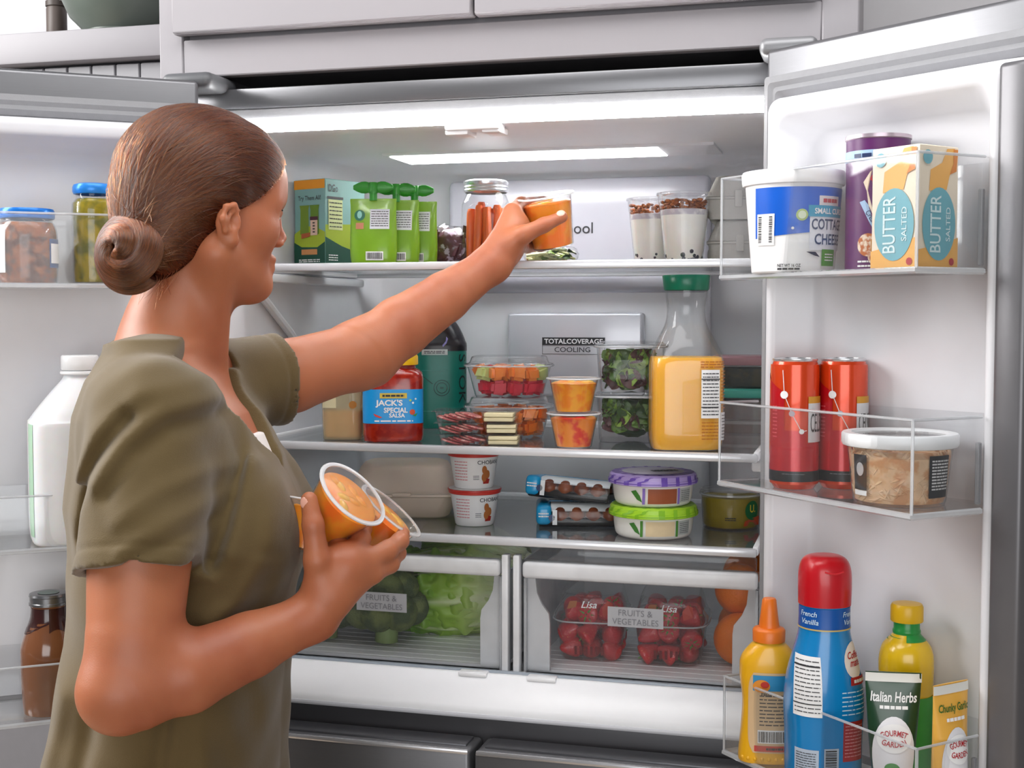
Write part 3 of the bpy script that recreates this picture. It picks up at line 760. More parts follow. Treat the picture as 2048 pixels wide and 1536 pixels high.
def chunk_mb(rl, s):
    bm = bmesh.new(); bmesh.ops.create_cube(bm, size=s)
    for v in bm.verts: v.co *= rl.uniform(.72, 1.22)
    bmesh.ops.bevel(bm, geom=bm.edges[:], offset=s * .2, segments=2, affect='EDGES')
    bm.verts.index_update(); mb = MB().add([v.co[:] for v in bm.verts], [tuple(v.index for v in f.verts) for f in bm.faces]); bm.free(); return mb
MEL = [M('cantaloupe', '#ef8a3d', .35, var=.1, scale=50, sss=.25), M('honeydew', '#c6d28a', .35, var=.08, sss=.25), M('watermelon', '#d3344a', .35, var=.12, sss=.25), M('cantaloupe_deep', '#e8741f', .35, sss=.25)]
CH = [mesh_of('melon_chunk', chunk_mb(random.Random(i), .023), 60) for i in range(4)]
def fruit_tray(label, loc, kinds, which, seed):
    t = thing('fruit_tray', label, 'container', loc, 12, 'clear fruit trays stacked on the middle shelf')
    P = smooth_prof([(0, .052, .048, 3), (.003, .055, .051, 3), (.045, .066, .062, 3), (.048, .070, .066, 3), (.0495, .070, .066, 3)], 3)
    obj('tray', Surf(P).mb(True, False), CLR, t)
    L = smooth_prof([(.048, .071, .067, 3), (.052, .071, .067, 3), (.054, .064, .060, 3), (.063, .060, .056, 3), (.0645, .056, .052, 3)], 3)
    obj('lid', Surf(L).mb(False, True), CLR, t)
    obj('rim', MB().tube([(p[0], p[1], .0495) for p in ring(.0712, .0672, 3, 0, 48)] + [ring(.0712, .0672, 3, .0495, 48)[0]], .0013, 6), EDGE, t)
    rl = random.Random(seed); k = 0
    c, s_ = math.cos(R_(12)), math.sin(R_(12))
    for layer, (z, n, rr) in enumerate(((.015, 9, .040), (.015, 4, .016), (.037, 10, .046), (.037, 5, .020))):
        for i in range(n):
            a = 2 * math.pi * (i + .5 * layer) / n - 1.3
            x, y = rr * math.cos(a), rr * .93 * math.sin(a)
            kd = kinds[layer // 2][i % len(kinds[layer // 2])]
            me = CH[k % 4].copy(); me.materials.append(MEL[kd]); k += 1
            o = bpy.data.objects.new('melon_chunk', me); COL.objects.link(o)
            o.location = (loc[0] + c * x - s_ * y, loc[1] + s_ * x + c * y, loc[2] + z + rl.uniform(-.001, .002)); o.rotation_euler = (rl.uniform(-.3, .3), rl.uniform(-.3, .3), rl.uniform(0, 3))
            nm = ('orange cantaloupe chunk', 'pale green honeydew chunk', 'red watermelon chunk', 'deep orange melon chunk')[kd]
            tag(o, nm + ' in the ' + which + ' clear fruit tray', 'melon', nm + 's in the ' + which + ' fruit tray')
fruit_tray('clear lidded tray of orange melon, lower of the two stacked fruit trays', (-.018, .213, S2), ((0, 3), (0, 3, 0)), 'lower', 1)
fruit_tray('clear lidded tray of mixed melon and watermelon, upper of the two fruit trays', (-.018, .215, S2 + .0650), ((2, 2, 2, 2), (0, 1, 0, 0, 3, 2)), 'upper', 6)

SAL = M('salami', '#c05a5a', .4, color2='#e8a9a0', c2scale=140, c2lo=.5, c2hi=.58); CHE = M('cheese_cream', '#f0e2b4', .45, var=.04)
def snack_pack(label, loc, rz):
    t = thing('snack_tray', label, 'snack pack', loc, rz, 'stacked meat and cheese trays')
    for x0, x1 in ((-.062, .004), (.008, .062)):
        w = (x1 - x0) / 2; cx = (x0 + x1) / 2
        P = [[(p[0], p[2], z) for p in rrect(cx - w * k, cx + w * k, -.034 * k, .034 * k, .006, 0)] for z, k in ((.0, .88), (.014, .96), (.0155, 1.0))]
        obj('tray_well', MB().loft(P, True, False), CLR, t)
    obj('film', MB().rbox(-.066, .066, -.037, .037, .0155, .0167, .0005, 1), CLR, t)
    for k in range(5):
        obj('salami_slice', MB().lathe([(0, 0), (.0165, 0), (.0175, .0012), (.0165, .0026), (0, .0026)], 20, False, False).xf(Matrix.Translation((-.043 + .0085 * k, -.012 + (k % 2) * .006, .0022 + .0016 * k)) @ Matrix.Rotation(.25, 4, 'Y')), SAL, t)
    for k in range(2):
        obj('salami_slice', MB().lathe([(0, 0), (.0165, 0), (.0175, .0012), (.0165, .0026), (0, .0026)], 20, False, False).xf(Matrix.Translation((-.04 + .022 * k, .014, .004))), SAL, t)
    for k in range(2):
        obj('cheese_slice', MB().rbox(.013, .057, -.029, .029, .001 + k * .0065, .0068 + k * .0065, .001, 1), CHE, t)
    return t
for k, (dx, rz, lb) in enumerate(((0, 10, 'clear meat and cheese snack tray at the bottom of its stack of three'), (-.004, 13, 'clear meat and cheese snack tray in the middle of its stack of three'), (-.006, 9, 'clear meat and cheese snack tray on top of its stack of three'))):
    snack_pack(lb, (-.028 + dx, .093, S2 + .0172 * k), rz)

def fruit_cup(label, loc, mats, rot=None, rz=0, h=.050, r0=.0265, r1=.036, group='plastic fruit cups', lid=True):
    t = thing('fruit_cup', label, 'fruit cup', loc, rz, group, rot)
    R = lambda z: r0 + (r1 - r0) * z / h
    obj('cup', MB().lathe([(0, 0), (r0 - .002, 0), (r0, .0015), (r1, h), (r1 + .004, h + .0004)], 44, False, False), CLR, t)
    obj('rim', MB().lathe([(r1, h - .001), (r1 + .0042, h - .001), (r1 + .0048, h), (r1 + .0042, h + .0012), (r1 - .0005, h + .0012), (r1 - .0005, h)], 44, False, False), FROST, t)
    zt = h * .86
    c = obj('fruit_fill', MB().lathe([(0, .002), (r0 - .002, .0022), (R(zt) - .0012, zt), (R(zt) - .006, zt + .002), (0, zt + .0025)], 44, False, False), mats[0], t)
    rl = random.Random(len(label))
    for k in range(7):
        a = rl.uniform(0, 6.28); q = (R(zt) - .013) * math.sqrt(rl.random())
        sg = MB().sphere((0, 0, 0), 1, 10, 7).xf(Matrix.Translation((q * math.cos(a), q * math.sin(a), zt + .0012)) @ Matrix.Rotation(a * 3, 4, 'Z') @ Matrix.Diagonal((.0105, .0062, .0028, 1)))
        obj('fruit_piece', sg, mats[k % len(mats)], t)
    if lid: obj('film_lid', MB().lathe([(0, h + .0006), (r1 + .002, h + .0014)], 40, False, False), CLEAR('film_lid', (.98, .98, .98), milky=.05, ior=1.2, gmax=.12), t)
    return t
MANGO = [M('mango', '#f6a81c', .3, var=.12, scale=60, color2='#f08a12', c2scale=70, sss=.3), M('mango2', '#ffc13a', .3, sss=.3)]
PEACH = [M('peach', '#f5943a', .3, color2='#e03f2c', c2scale=45, c2lo=.5, c2hi=.62, sss=.3), M('peach2', '#f4b25a', .3, sss=.3), M('strawb_piece', '#d93030', .3, sss=.2)]
fruit_cup('clear cup of peach and red fruit, lower of the two stacked on the shelf', (.120, .072, S2), PEACH, rz=10, group='stacked fruit cups on the shelf')
fruit_cup('clear cup of yellow mango pieces, upper of the two stacked on the shelf', (.120, .072, S2 + .0516), MANGO, rz=30, group='stacked fruit cups on the shelf')

LEAFG = [M('leaf_green%d' % i, c, .45, var=.25, scale=60, bump=.3, bscale=120) for i, c in enumerate(('#4c6b1e', '#2f4a1a', '#7d9a3a', '#4a2a2c', '#5d7f2a', '#3f5e20'))]
def leaf_mb(rl, s=1.):
    a, b, cw = rl.uniform(2, 5), rl.uniform(0, 6), rl.uniform(.35, .6)
    return MB().grid(lambda u, v: ((v - .5) * .05 * s, (u - .5) * cw * .05 * s * math.sin(math.pi * min(1, .08 + .9 * v)) ** .7 * 1.6, (.006 * math.sin(a * v * 2 + b) + .012 * (u - .5) ** 2 * 2 + .003 * math.sin(10 * u + 9 * v + b)) * s), 6, 8)
def salad_box(label, loc, rz, seed):
    t = thing('salad_container', label, 'container', loc, rz, 'clear salad containers stacked on the middle shelf')
    P = smooth_prof([(0, .046, .056, 5), (.003, .049, .059, 5), (.066, .053, .063, 5), (.068, .056, .066, 5)], 3)
    obj('tray', Surf(P).mb(True, False), CLR, t)
    obj('lid', Surf([(.068, .0565, .0665, 5), (.072, .0565, .0665, 5), (.0735, .050, .060, 5), (.0765, .048, .058, 5)]).mb(False, True), CLR, t)
    rg = ring(.0565, .0665, 5, .0695, 48); obj('rim', MB().tube(rg + rg[:1], .0016, 6), EDGE, t)
    rl = random.Random(seed)
    for k in range(46):
        e = rl.random() < .72
        if e:
            a = rl.uniform(-math.pi, 0.6); x, y = .040 * math.cos(a), .050 * math.sin(a)
            mtx = Matrix.Translation((x * .95, y * .95, rl.uniform(.014, .056))) @ Matrix.Rotation(a + math.pi / 2, 4, 'Z') @ Matrix.Rotation(R_(80), 4, 'X') @ Matrix.Rotation(rl.uniform(-1.2, 1.2), 4, 'Z')
        else:
            mtx = Matrix.Translation((rl.uniform(-.03, .03), rl.uniform(-.035, .035), rl.uniform(.02, .058))) @ Matrix.Rotation(rl.uniform(0, 6), 4, 'Z') @ Matrix.Rotation(rl.uniform(-.6, .6), 4, 'X')
        mb = leaf_mb(rl, .72).xf(mtx)
        mb.v = [(max(-.046, min(.046, p[0])), max(-.056, min(.056, p[1])), max(.003, min(.066, p[2]))) for p in mb.v]
        obj('leaf', mb, LEAFG[rl.choice([0, 0, 1, 1, 2, 3, 3, 4, 5])], t)
    obj('leaf_bed', lumpy((0, 0, .033), .03, (1.25, 1.5, .95), seed, .15), LEAFG[1], t)
    return t
salad_box('clear box of mixed salad leaves, lower of the two beside the juice', (.179, .222, S2), 8, 3)
salad_box('clear box of mixed salad leaves, upper of the two beside the juice', (.179, .222, S2 + .0768), 8, 8)

t = thing('juice_carafe', 'clear carafe of orange juice with a green cap', 'carafe', (.281, .098, S2), 14)
P = smooth_prof([(0, .046, .042, 4), (.004, .051, .047, 4), (.03, .0535, .050, 4.5), (.115, .0535, .050, 4.5), (.140, .050, .047, 3.2), (.162, .040, .038, 2.3), (.182, .0305, .0305, 2), (.202, .0275, .0275, 2), (.222, .030, .030, 2), (.232, .0305, .0305, 2)], 6)
S = Surf(P, 64)
obj('bottle', S.mb(True, False), JARG, t)
PJ = [(z, rx - .0016, ry - .0016, e) for z, rx, ry, e in P if .002 < z < .136]
obj('juice', Surf(PJ, 64).mb(), M('orange_juice', '#fbb636', .25, var=.04, sss=.35, sssr=(1, .6, .1)), t)
obj('cap', MB().lathe([(.0315, .2305), (.0325, .232), (.0345, .251), (.0335, .2525), (.031, .2525), (.030, .249), (0, .249)], 48, False, False), M('cap_green', '#066b4f', .3, var=.04), t)
f = S.fn(.030, .0008); fb = S.fn(.030, .0014)
decal('nutrition_label', t, WINK, f, -.013, .014, .048, .117, 6, 3)
lines('small_print', t, TINK, fb, -.011, .012, .051, .114, 13, .28, 3)
decal('dark_bar', t, TINK, fb, -.013, .014, .103, .1045, 6, 1); decal('dark_bar', t, TINK, fb, -.013, .014, .063, .0645, 6, 1)
JL = M('juice_print', '#b8690e', .5)
lines('ingredient_print', t, JL, f, -.014, .030, .119, .130, 3, .45, 4); lines('ingredient_print', t, JL, f, -.012, .012, .016, .044, 6, .3, 6)
lines('ingredient_print', t, JL, f, .017, .031, .06, .117, 12, .3, 7); decal('recycle_label', t, WINK, f, .017, .031, .016, .056, 4, 2); lines('small_print', t, TINK, fb, .018, .030, .018, .054, 8, .3, 9)

def lunch_box(label, loc, lidc, nm, fill):
    t = thing('lunch_container', label, 'container', loc, 6, 'stacked lidded food containers')
    obj('base', Surf([(0, .058, .040, 5), (.003, .061, .043, 5), (.040, .066, .047, 5)]).mb(True, False), CLEAR('smoky_glass', (.8, .83, .82), milky=.08), t)
    obj('lid', Surf([(.038, .067, .048, 5), (.040, .0685, .0495, 5), (.050, .0685, .0495, 5), (.053, .065, .046, 5)]).mb(), M(nm, lidc, .4), t)
    obj('food', Surf([(.003, .058, .040, 5), (.032, .061, .043, 5)]).mb(), fill, t)
    return t
DF = M('dark_food', '#2e2a1c', .5, color2='#51431f', c2scale=60)
lunch_box('glass food container with a mint green lid, under the pink lidded one', (.352, .40, S2 + .021), '#58b6a4', 'lid_mint', DF)
lunch_box('glass food container with a dusty pink lid, on top of the mint lidded one', (.352, .40, S2 + .0745), '#b58a90', 'lid_pink', DF)
t = thing('lunch_container', 'low brown food container at the bottom, under the mint lidded one', 'container', (.352, .40, S2), 6, 'stacked lidded food containers')
obj('base', Surf([(0, .058, .040, 5), (.002, .062, .044, 5), (.017, .066, .047, 5)]).mb(), M('brown_container', '#4a3a26', .5), t)
obj('lid', Surf([(.016, .067, .048, 5), (.0205, .067, .048, 5)]).mb(), M('clear_lid_grey', '#8b8a86', .4), t)

# --- shelf 3
FOAM = M('foam_beige', '#d9c7b6', .6, var=.03, sss=.15)
t = thing('takeout_box', 'beige foam takeout box behind the held cups', 'takeout box', (-.203, .235, S3), 16)
def rw(w, d, z, r): return [(p[0], p[2], z) for p in rrect(-w, w, -d, d, r, 0)]
obj('base', MB().loft([rw(.068, .062, 0, .02), rw(.074, .068, .004, .022), rw(.090, .084, .036, .026), rw(.095, .089, .038, .028), rw(.095, .089, .042, .028)]), FOAM, t)
obj('lid', MB().loft([rw(.095, .089, .0425, .028), rw(.092, .086, .045, .028), rw(.086, .080, .048, .028), rw(.070, .064, .082, .03), rw(.062, .056, .086, .03)]), FOAM, t)
obj('tab', MB().rbox(-.015, .015, -.096, -.087, .040, .045, .001, 1), FOAM, t)

YW = M('yogurt_white', '#f3f3f3', .35); YR = M('yogurt_red', '#cf3a32', .35); PINKI = M('ink_pink', '#d88a90', .5); ALM = M('almond', '#b06a34', .5, var=.15)
def yogurt(label, loc, rz):
    t = thing('yogurt_cup', label, 'yogurt', loc, rz, 'yogurt cups stacked on the lower shelf')
    S = Surf([(0, .029, .029, 2), (.002, .0305, .0305, 2), (.052, .0385, .0385, 2), (.053, .0385, .0385, 2)])
    obj('cup', S.mb(), YW, t)
    obj('lip', MB().lathe([(.0388, .0495), (.041, .0505), (.0415, .0545), (.0425, .055), (.0425, .057), (.0395, .0575), (0, .0575)], 44, False, False), YR, t)
    obj('foil_lid', MB().lathe([(0, .0585), (.039, .0582), (.041, .0575)], 44, False, False), M('foil_white', '#efe9e6', .35, metal=.2), t)
    f = S.fn(0, .0006); fb = S.fn(0, .0012)
    text('CHOBANI', t, TINK, f, .030, .042, w=.040, h=.0062, bold=.006)
    for u, v, r in ((.021, .030, 12), (.026, .023, -8), (.020, .018, 30)):
        disc('almond_print', t, ALM, fb, u, v, .0042, .0068)
    poly('berry_print', t, M('print_red', '#a5281e', .5), fb, [(.018, .008), (.028, .008), (.030, .015), (.024, .017), (.018, .014)])
    lines('small_print', t, PINKI, f, -.030, -.006, .012, .045, 7, .3, 11)
    lines('small_print', t, GINK, f, .003, .012, .014, .022, 3, .4, 5)
    return t
yogurt('white yogurt cup with a red rim, lower of the stacked pair', (-.058, .154, S3), 14)
yogurt('white yogurt cup with a red rim, upper of the stacked pair', (-.059, .154, S3 + .0586), 10)

PKB = M('pack_blue', '#1ba0d8', .3, coat=.3, bump=.2, bscale=30); PKW = M('pack_white', '#eef2f4', .3, coat=.3, bump=.2, bscale=30); PKK = M('pack_black', '#131316', .3)
MEATB = M('meatball', '#8f4a26', .4, var=.2, scale=60, color2='#6a2f16', c2scale=50)
def sausage_pack(label, loc, rot):
    t = thing('bite_pack', label, 'snack pack', loc, 0, 'blue and white packs of round brown bites', rot)
    obj('tray', MB().rbox(-.054, .054, -.036, .036, 0, .012, .004), PKK, t)
    for i in range(4):
        for j in range(3):
            obj('bite', MB().sphere((-.026 + .0215 * i, -.0265 + .0255 * j, .0135), .0115, 14, 9, (1, 1.0, .95)), MEATB, t)
    S = MB().loft([[(x, y, z) for y, z in ((-.0375, .010), (-.030, .0255), (.0, .0275), (.034, .0255), (.0375, .006), (.0375, .002), (.0, .001))] for x in (-.055, -.053, .050, .0545)])
    w = obj('wrapper', MB().loft([[(x, y, z) for y, z in ((-.0335, .0195), (-.026, .0262), (.0, .0278), (.034, .0258), (.0385, .010), (.0385, .002), (.034, .018), (.0, .0262), (-.025, .0245))] for x in (-.038, .0, .054)]), PKW, t)
    obj('blue_end', MB().rbox(-.057, -.037, -.0385, .0385, .002, .0275, .006, 3), PKB, t)
    obj('blue_top', MB().loft([[(x, y, z) for y, z in ((.002, .0282), (.034, .0262), (.0388, .012), (.0382, .010), (.033, .0252), (.002, .0272))] for x in (-.040, .0, .050)]), PKB, t)
    f = flat((0, 0, .0286), (1, 0, 0), (0, 1, 0))
    lines('pack_print', t, TINK, f, -.022, .034, -.014, -.004, 2, .5, 9); lines('small_print', t, TINK, f, -.02, .03, -.022, -.017, 1, .4, 3)
    g = flat((0, -.0388, 0), (1, 0, 0), (0, 0, 1))
    lines('pack_print', t, WINK, g, -.054, -.041, .012, .019, 2, .5, 4)
    disc('seal', t, M('seal_navy', '#1c3a6b', .4), g, -.037, .012, .0042)
    decal('white_panel', t, PKW, g, -.036, -.030, .003, .022, 1, 1)
    obj('window_film', MB().rbox(-.034, .055, -.0385, -.0335, .002, .021, .002, 2), CLR, t)
    t.scale = (1.2, 1.2, 1.22)
    return t
sausage_pack('blue and white pack of round brown bites, lower of the two', (.100, .205, S3 + .0005), (0, 0, R_(14)))
sausage_pack('blue and white pack of round brown bites, tilted on top of the other', (.086, .211, S3 + .0365), (R_(-6), R_(4), R_(2)))

def hummus(label, loc, rz, lidc, stripec, nm, sidec, accent):
    t = thing('dip_tub', label, 'tub', loc, rz, 'round dip tubs with checked lids')
    S = Surf(smooth_prof([(0, .050, .050, 2), (.003, .055, .055, 2), (.012, .058, .058, 2), (.034, .060, .060, 2)], 3), 56)
    obj('tub', S.mb(), M(nm + '_tub', '#e9e6df', .35), t)
    f = S.fn(0, .0006); fb = S.fn(0, .0012)
    decal('window_print', t, M(nm + '_dip', sidec, .4, var=.08, scale=90), f, -.018, .026, .006, .028, 12, 2)
    decal('nutrition_print', t, M(nm + '_grey', '#b9bcb8', .4), f, .032, .056, .007, .028, 8, 2); lines('small_print', t, TINK, fb, .034, .054, .009, .026, 6, .25, 4)
    for u in (-.024, .029): decal('accent_stripe', t, M(nm + '_acc', accent, .4), fb, u - .002, u + .002, .005, .029, 2, 2)
    poly('leaf_print', t, M(nm + '_leaf', '#3f7a2f', .4), fb, [(-.044, .024), (-.034, .012), (-.026, .008), (-.030, .018), (-.036, .026)])
    LM = M(nm + '_lid', lidc, .35, var=.03); LS = M(nm + '_stripe', stripec, .35)
    L = Surf([(.0315, .0645, .0645, 2), (.0325, .0665, .0665, 2), (.038, .0665, .0665, 2), (.0385, .065, .065, 2), (.0445, .0645, .0645, 2), (.0475, .0615, .0615, 2)], 64)
    l = obj('lid', L.mb(), LM, t)
    for k in range(18):
        u = k * .0225
        decal('check_stripe', l, LS, L.fn(0, .0005), u, u + (.006 if k % 2 else .009), .033, .0455, 2, 5)
    decal('ring_stripe', l, LS, L.fn(0, .0004), 0, 2 * math.pi * .0664, .0345, .0358, 60, 1)
    top = flat((0, 0, .0476), (1, 0, 0), (0, 1, 0))
    tr = MB()
    for k in range(18):
        a = 2 * math.pi * k / 18
        tr.add([(r * math.sin(a + da), -r * math.cos(a + da), .0481) for r, da in ((.050, -.05), (.050, .05), (.061, .05), (.061, -.05))], [(0, 1, 2, 3)])
    obj('check_stripe', tr, LS, l, smooth=0)
    disc('lid_print', l, M(nm + '_lidgrey', '#cfc8d6', .35), flat((0, 0, .0478), (1, 0, 0), (0, 1, 0)), 0, 0, .047)
    lines('lid_lettering', l, TINK, flat((0, 0, .0484), Vector((1, .2, 0)), Vector((-.2, 1, 0))), -.004, .036, -.016, .004, 2, .6, 14)
    return t
hummus('round dip tub with a lime green checked lid, under the purple lidded one', (.230, .128, S3), 16, '#a6d62f', '#7fb81c', 'lime', '#e6cfa6', '#4f8a35')
hummus('round dip tub with a purple checked lid, on top of the green lidded one', (.229, .128, S3 + .0478), 20, '#b9a2e0', '#6f4fb5', 'purple', '#9c5230', '#8a6fc0')

t = thing('guacamole_tub', 'clear tub of olive green guacamole beside the checked lids', 'tub', (.334, .238, S3), 18)
S = Surf(smooth_prof([(0, .040, .040, 2), (.003, .0435, .0435, 2), (.052, .0465, .0465, 2)], 3), 56)
obj('tub', S.mb(True, False), CLR, t)
obj('guacamole', Surf([(.002, .040, .040, 2), (.005, .0425, .0425, 2), (.048, .0455, .0455, 2)], 48).mb(), M('guac', '#9a8620', .4, var=.15, scale=70, bump=.3, bscale=120), t)
obj('lid', MB().lathe([(.047, .050), (.0485, .051), (.0485, .058), (.047, .0595), (.044, .0595), (.043, .057), (0, .057)], 48, False, False), CLR, t)
obj('rim', MB().lathe([(.0465, .0505), (.049, .051), (.049, .0535), (.0465, .054)], 48, False, False), EDGE, t)
f = S.fn(0, .0007); fb = S.fn(0, .0013)
disc('emblem', t, M('guac_green', '#1f6b3c', .4), f, .026, .030, .0135, .015)
text('U.', t, M('guac_yellow', '#e8c93a', .4), fb, .026, .033, w=.011, h=.012, bold=.02)
poly('orange_print', t, M('guac_orange', '#d9552a', .4), fb, [(.010, .006), (.044, .006), (.044, .020), (.030, .019), (.012, .014)])
lines('small_print', t, TINK, f, -.018, -.002, .014, .02, 2, .5, 3)

# --- crisper: broccoli and lettuce
BRO = M('broccoli', '#4a5a3a', .7, var=.35, scale=90, color2='#717c48', c2scale=30, bump=.9, bscale=420)
from mathutils import noise as mnoise
def broccoli(label, loc, rz, s, seed):
    t = thing('broccoli', label, 'broccoli', loc, rz, 'broccoli heads in the crisper')
    rl = random.Random(seed); cr = MB()
    cents = [((0, 0, .062), .038)] + [((.036 * math.cos(a), .036 * math.sin(a), .048), .026) for a in [2 * math.pi * k / 7 + rl.uniform(-.2, .2) for k in range(7)]] + [((.024 * math.cos(a), .024 * math.sin(a), .078), .024) for a in [2 * math.pi * k / 5 for k in range(5)]]
    for c, r in cents:
        b = MB().sphere((0, 0, 0), 1, 30, 20)
        b.v = [tuple(Vector(c) * 1 + Vector(p) * r * (1 + .07 * mnoise.noise(Vector(p) * 9 + Vector(c) * 300) + .035 * mnoise.noise(Vector(p) * 22))) for p in b.v]
        f_ = obj('floret', b.xf(Matrix.Scale(s, 4)), BRO, t)
    obj('stalk', MB().tube([(0, 0, 0), (.002, 0, .03), (0, 0, .06)], [.017 * s, .016 * s, .024 * s], 14), M('broccoli_stalk', '#8fa468', .5, var=.1), t)
    return t
broccoli('dark green broccoli head, nearest the drawer front', (-.212, .165, CRZ), 10, 1.12, 2)
b2 = broccoli('dark green broccoli head beside the woman, half hidden by her forearm', (-.315, .165, CRZ), 60, .98, 5)
broccoli('dark green broccoli head at the back, above the crisper lettering', (-.25, .285, CRZ), 120, 1.22, 8)

LET = attr_mat('lettuce', .45, sss=.15, bump=.25, bscale=90)
def lettuce(label, loc, rot, seed, s=1.):
    t = thing('lettuce', label, 'lettuce', loc, 0, 'romaine lettuces in the crisper', rot)
    rl = random.Random(seed)
    # head lies along local -x (tips) to +x (root)
    for k in range(21):
        lay = min(2, k // 6); a = 2 * math.pi * (k % 6 if k < 12 else (k - 12) * 2 / 3) / 6 + lay * .7; rr = (.016, .034, .050)[lay] * s; L = (.15, .17, .185)[lay] * s
        ph = rl.uniform(0, 6); wd = (.050, .070, .078)[lay] * s * rl.uniform(.85, 1.15); rr *= rl.uniform(.9, 1.12); L *= rl.uniform(.85, 1.08)
        def fn(u, v):
            w = wd * (math.sin(math.pi * min(.97, .10 + .80 * v)) ** .8) ; th = (u - .5) * w / max(rr, .02)
            rad = rr * (math.sin(math.pi * (.12 + .70 * v)) * .95 + .12) + (.007 * s * math.sin(17 * v + ph + 6 * u) + .0075 * s * math.sin(41 * v + 2 * ph)) * (abs(u - .5) * 2) ** 1.6 * v + .012 * v * v * lay * s + .0022 * s * math.sin(34 * u + 9 * v) * math.sin(19 * v + ph)
            ang = a + th
            return (.09 * s - L * v, rad * math.cos(ang), rad * math.sin(ang))
        o = obj('leaf', MB().grid(fn, 24, 60), LET, t, smooth=180)
        me = o.data; nn = len(me.vertices); cols = []
        for j in range(61):
            for i in range(25):
                u, v = i / 24, j / 60; rib = math.exp(-((u - .5) / (.10 * (1.15 - v))) ** 2)
                g = mixc(lin('#eef0cc'), mixc(lin('#a9c93e'), lin('#5f951a'), (v - .4) * 1.6), min(1, max(0, v - .12) * 2.0) * (1 - .85 * rib * (1 - .5 * v)))
                cols += list(g) + [1]
        ca = me.color_attributes.new('Col', 'FLOAT_COLOR', 'POINT'); ca.data.foreach_set('color', cols)
    obj('root', MB().lathe([(0, 0), (.014 * s, 0), (.018 * s, .012 * s), (.012 * s, .03 * s), (0, .03 * s)], 16, False, False).xf(Matrix.Translation((.098 * s, 0, 0)) @ Matrix.Rotation(R_(-90), 4, 'Y')), M('lettuce_root', '#dcd9b8', .5), t)
    return t
lettuce('romaine lettuce lying beside the broccoli with its pale root end outward', (-.098, .285, CRZ + .064), (R_(20), R_(-4), R_(8)), 3, 1.15)
lettuce('romaine lettuce lying on top at the back of the drawer', (-.12, .385, CRZ + .100), (R_(80), 0, R_(-4)), 6, 1.0)

# --- crisper: strawberries and oranges
STR = M('strawberry', '#c01a24', .3, var=.15, scale=40, coat=.35, color2='#e8a060', c2scale=330, c2lo=.66, c2hi=.70, bump=.6, bscale=300)
CAL = M('calyx', '#4f8a2c', .5)
sbm = mesh_of('strawberry', Surf(smooth_prof([(0, .002, .002, 2), (.003, .0055, .0055, 2), (.012, .0115, .0115, 2), (.024, .0165, .0165, 2.1), (.0295, .0150, .0150, 2.2), (.032, .006, .006, 2)], 3), 18).mb(), 80); sbm.materials.append(STR)
cmb = MB()
for k in range(7):
    a = 2 * math.pi * k / 7
    cmb.add([(0, 0, .0315), (.005 * math.cos(a - .35), .005 * math.sin(a - .35), .032), (.0135 * math.cos(a), .0135 * math.sin(a), .0315 + .002 * (k % 2)), (.005 * math.cos(a + .35), .005 * math.sin(a + .35), .032)], [(0, 1, 2, 3)])
cmb.tube([(0, 0, .031), (.001, 0, .037)], .001, 5)
clm = mesh_of('calyx', cmb, 0); clm.materials.append(CAL)
def clamshell(label, loc, rz, which, seed):
    t = thing('berry_box', label, 'container', loc, rz, 'clear clamshell boxes of strawberries')
    P = smooth_prof([(0, .044, .062, 4), (.003, .047, .065, 4), (.060, .055, .075, 4), (.062, .059, .079, 4)], 3)
    obj('tray', Surf(P).mb(True, False), CLR, t)
    L = smooth_prof([(.063, .0595, .0795, 4), (.066, .056, .076, 4), (.085, .050, .068, 4), (.100, .046, .064, 4), (.102, .042, .06, 4)], 3)
    obj('lid', Surf(L).mb(False, True), CLR, t)
    rg = ring(.0592, .0792, 4, .0625, 48); obj('rim', MB().tube(rg + rg[:1], .0014, 6), EDGE, t)
    f = Surf(L).fn(0, .0008)
    top = flat((0, 0, .1025), (1, 0, 0), (0, 1, 0))
    text('Lisa', t, WINK, f, 0, .088, w=.024, h=.010, bold=.01, shear=.3)
    poly('berry_art', t, M('art_red', '#b8402e', .5), f, [(.022, .072), (.036, .076), (.036, .090), (.028, .094), (.020, .084)])
    poly('berry_art', t, M('art_orange', '#a8653a', .5), f, [(-.034, .080), (-.020, .084), (-.018, .093), (-.030, .092)])
    slots = MB()
    for u in (-.020, -.012, -.004, .004, .012, .020): slots.add([Surf(P).map(u - .002, z_, .0008) for z_ in (.010, .024)] + [Surf(P).map(u + .002, z_, .0008) for z_ in (.024, .010)], [(0, 1, 2, 3)])
    obj('vent_slots', slots, M('slot_red', '#6e0f16', .5), t)
    rl = random.Random(seed); c, s_ = math.cos(R_(rz)), math.sin(R_(rz))
    n = 0
    for z, nx, ny in ((.005, 3, 4), (.030, 3, 4), (.055, 3, 3)):
        for i in range(nx):
            for j in range(ny):
                x = (i - (nx - 1) / 2) * .0305 + rl.uniform(-.003, .003); y = (j - (ny - 1) / 2) * (.034 if ny == 4 else .038) + rl.uniform(-.003, .003)
                o = bpy.data.objects.new('strawberry', sbm); COL.objects.link(o)
                tilt = Matrix.Rotation(rl.uniform(0, 6.28), 4, 'Z') @ Matrix.Rotation(rl.uniform(.6, 2.2), 4, 'X')
                o.matrix_world = Matrix.Translation((loc[0] + c * x - s_ * y, loc[1] + s_ * x + c * y, loc[2] + z + .0125)) @ tilt @ Matrix.Translation((0, 0, -.016))
                cc = bpy.data.objects.new('calyx', clm); COL.objects.link(cc); cc.parent = o
                tag(o, 'red strawberry in the clear box ' + which, 'strawberry', 'strawberries in the box ' + which)
    return t
clamshell('clear clamshell box of strawberries beside the drawer post', (.125, .195, CRZ), 6, 'beside the drawer post', 3)
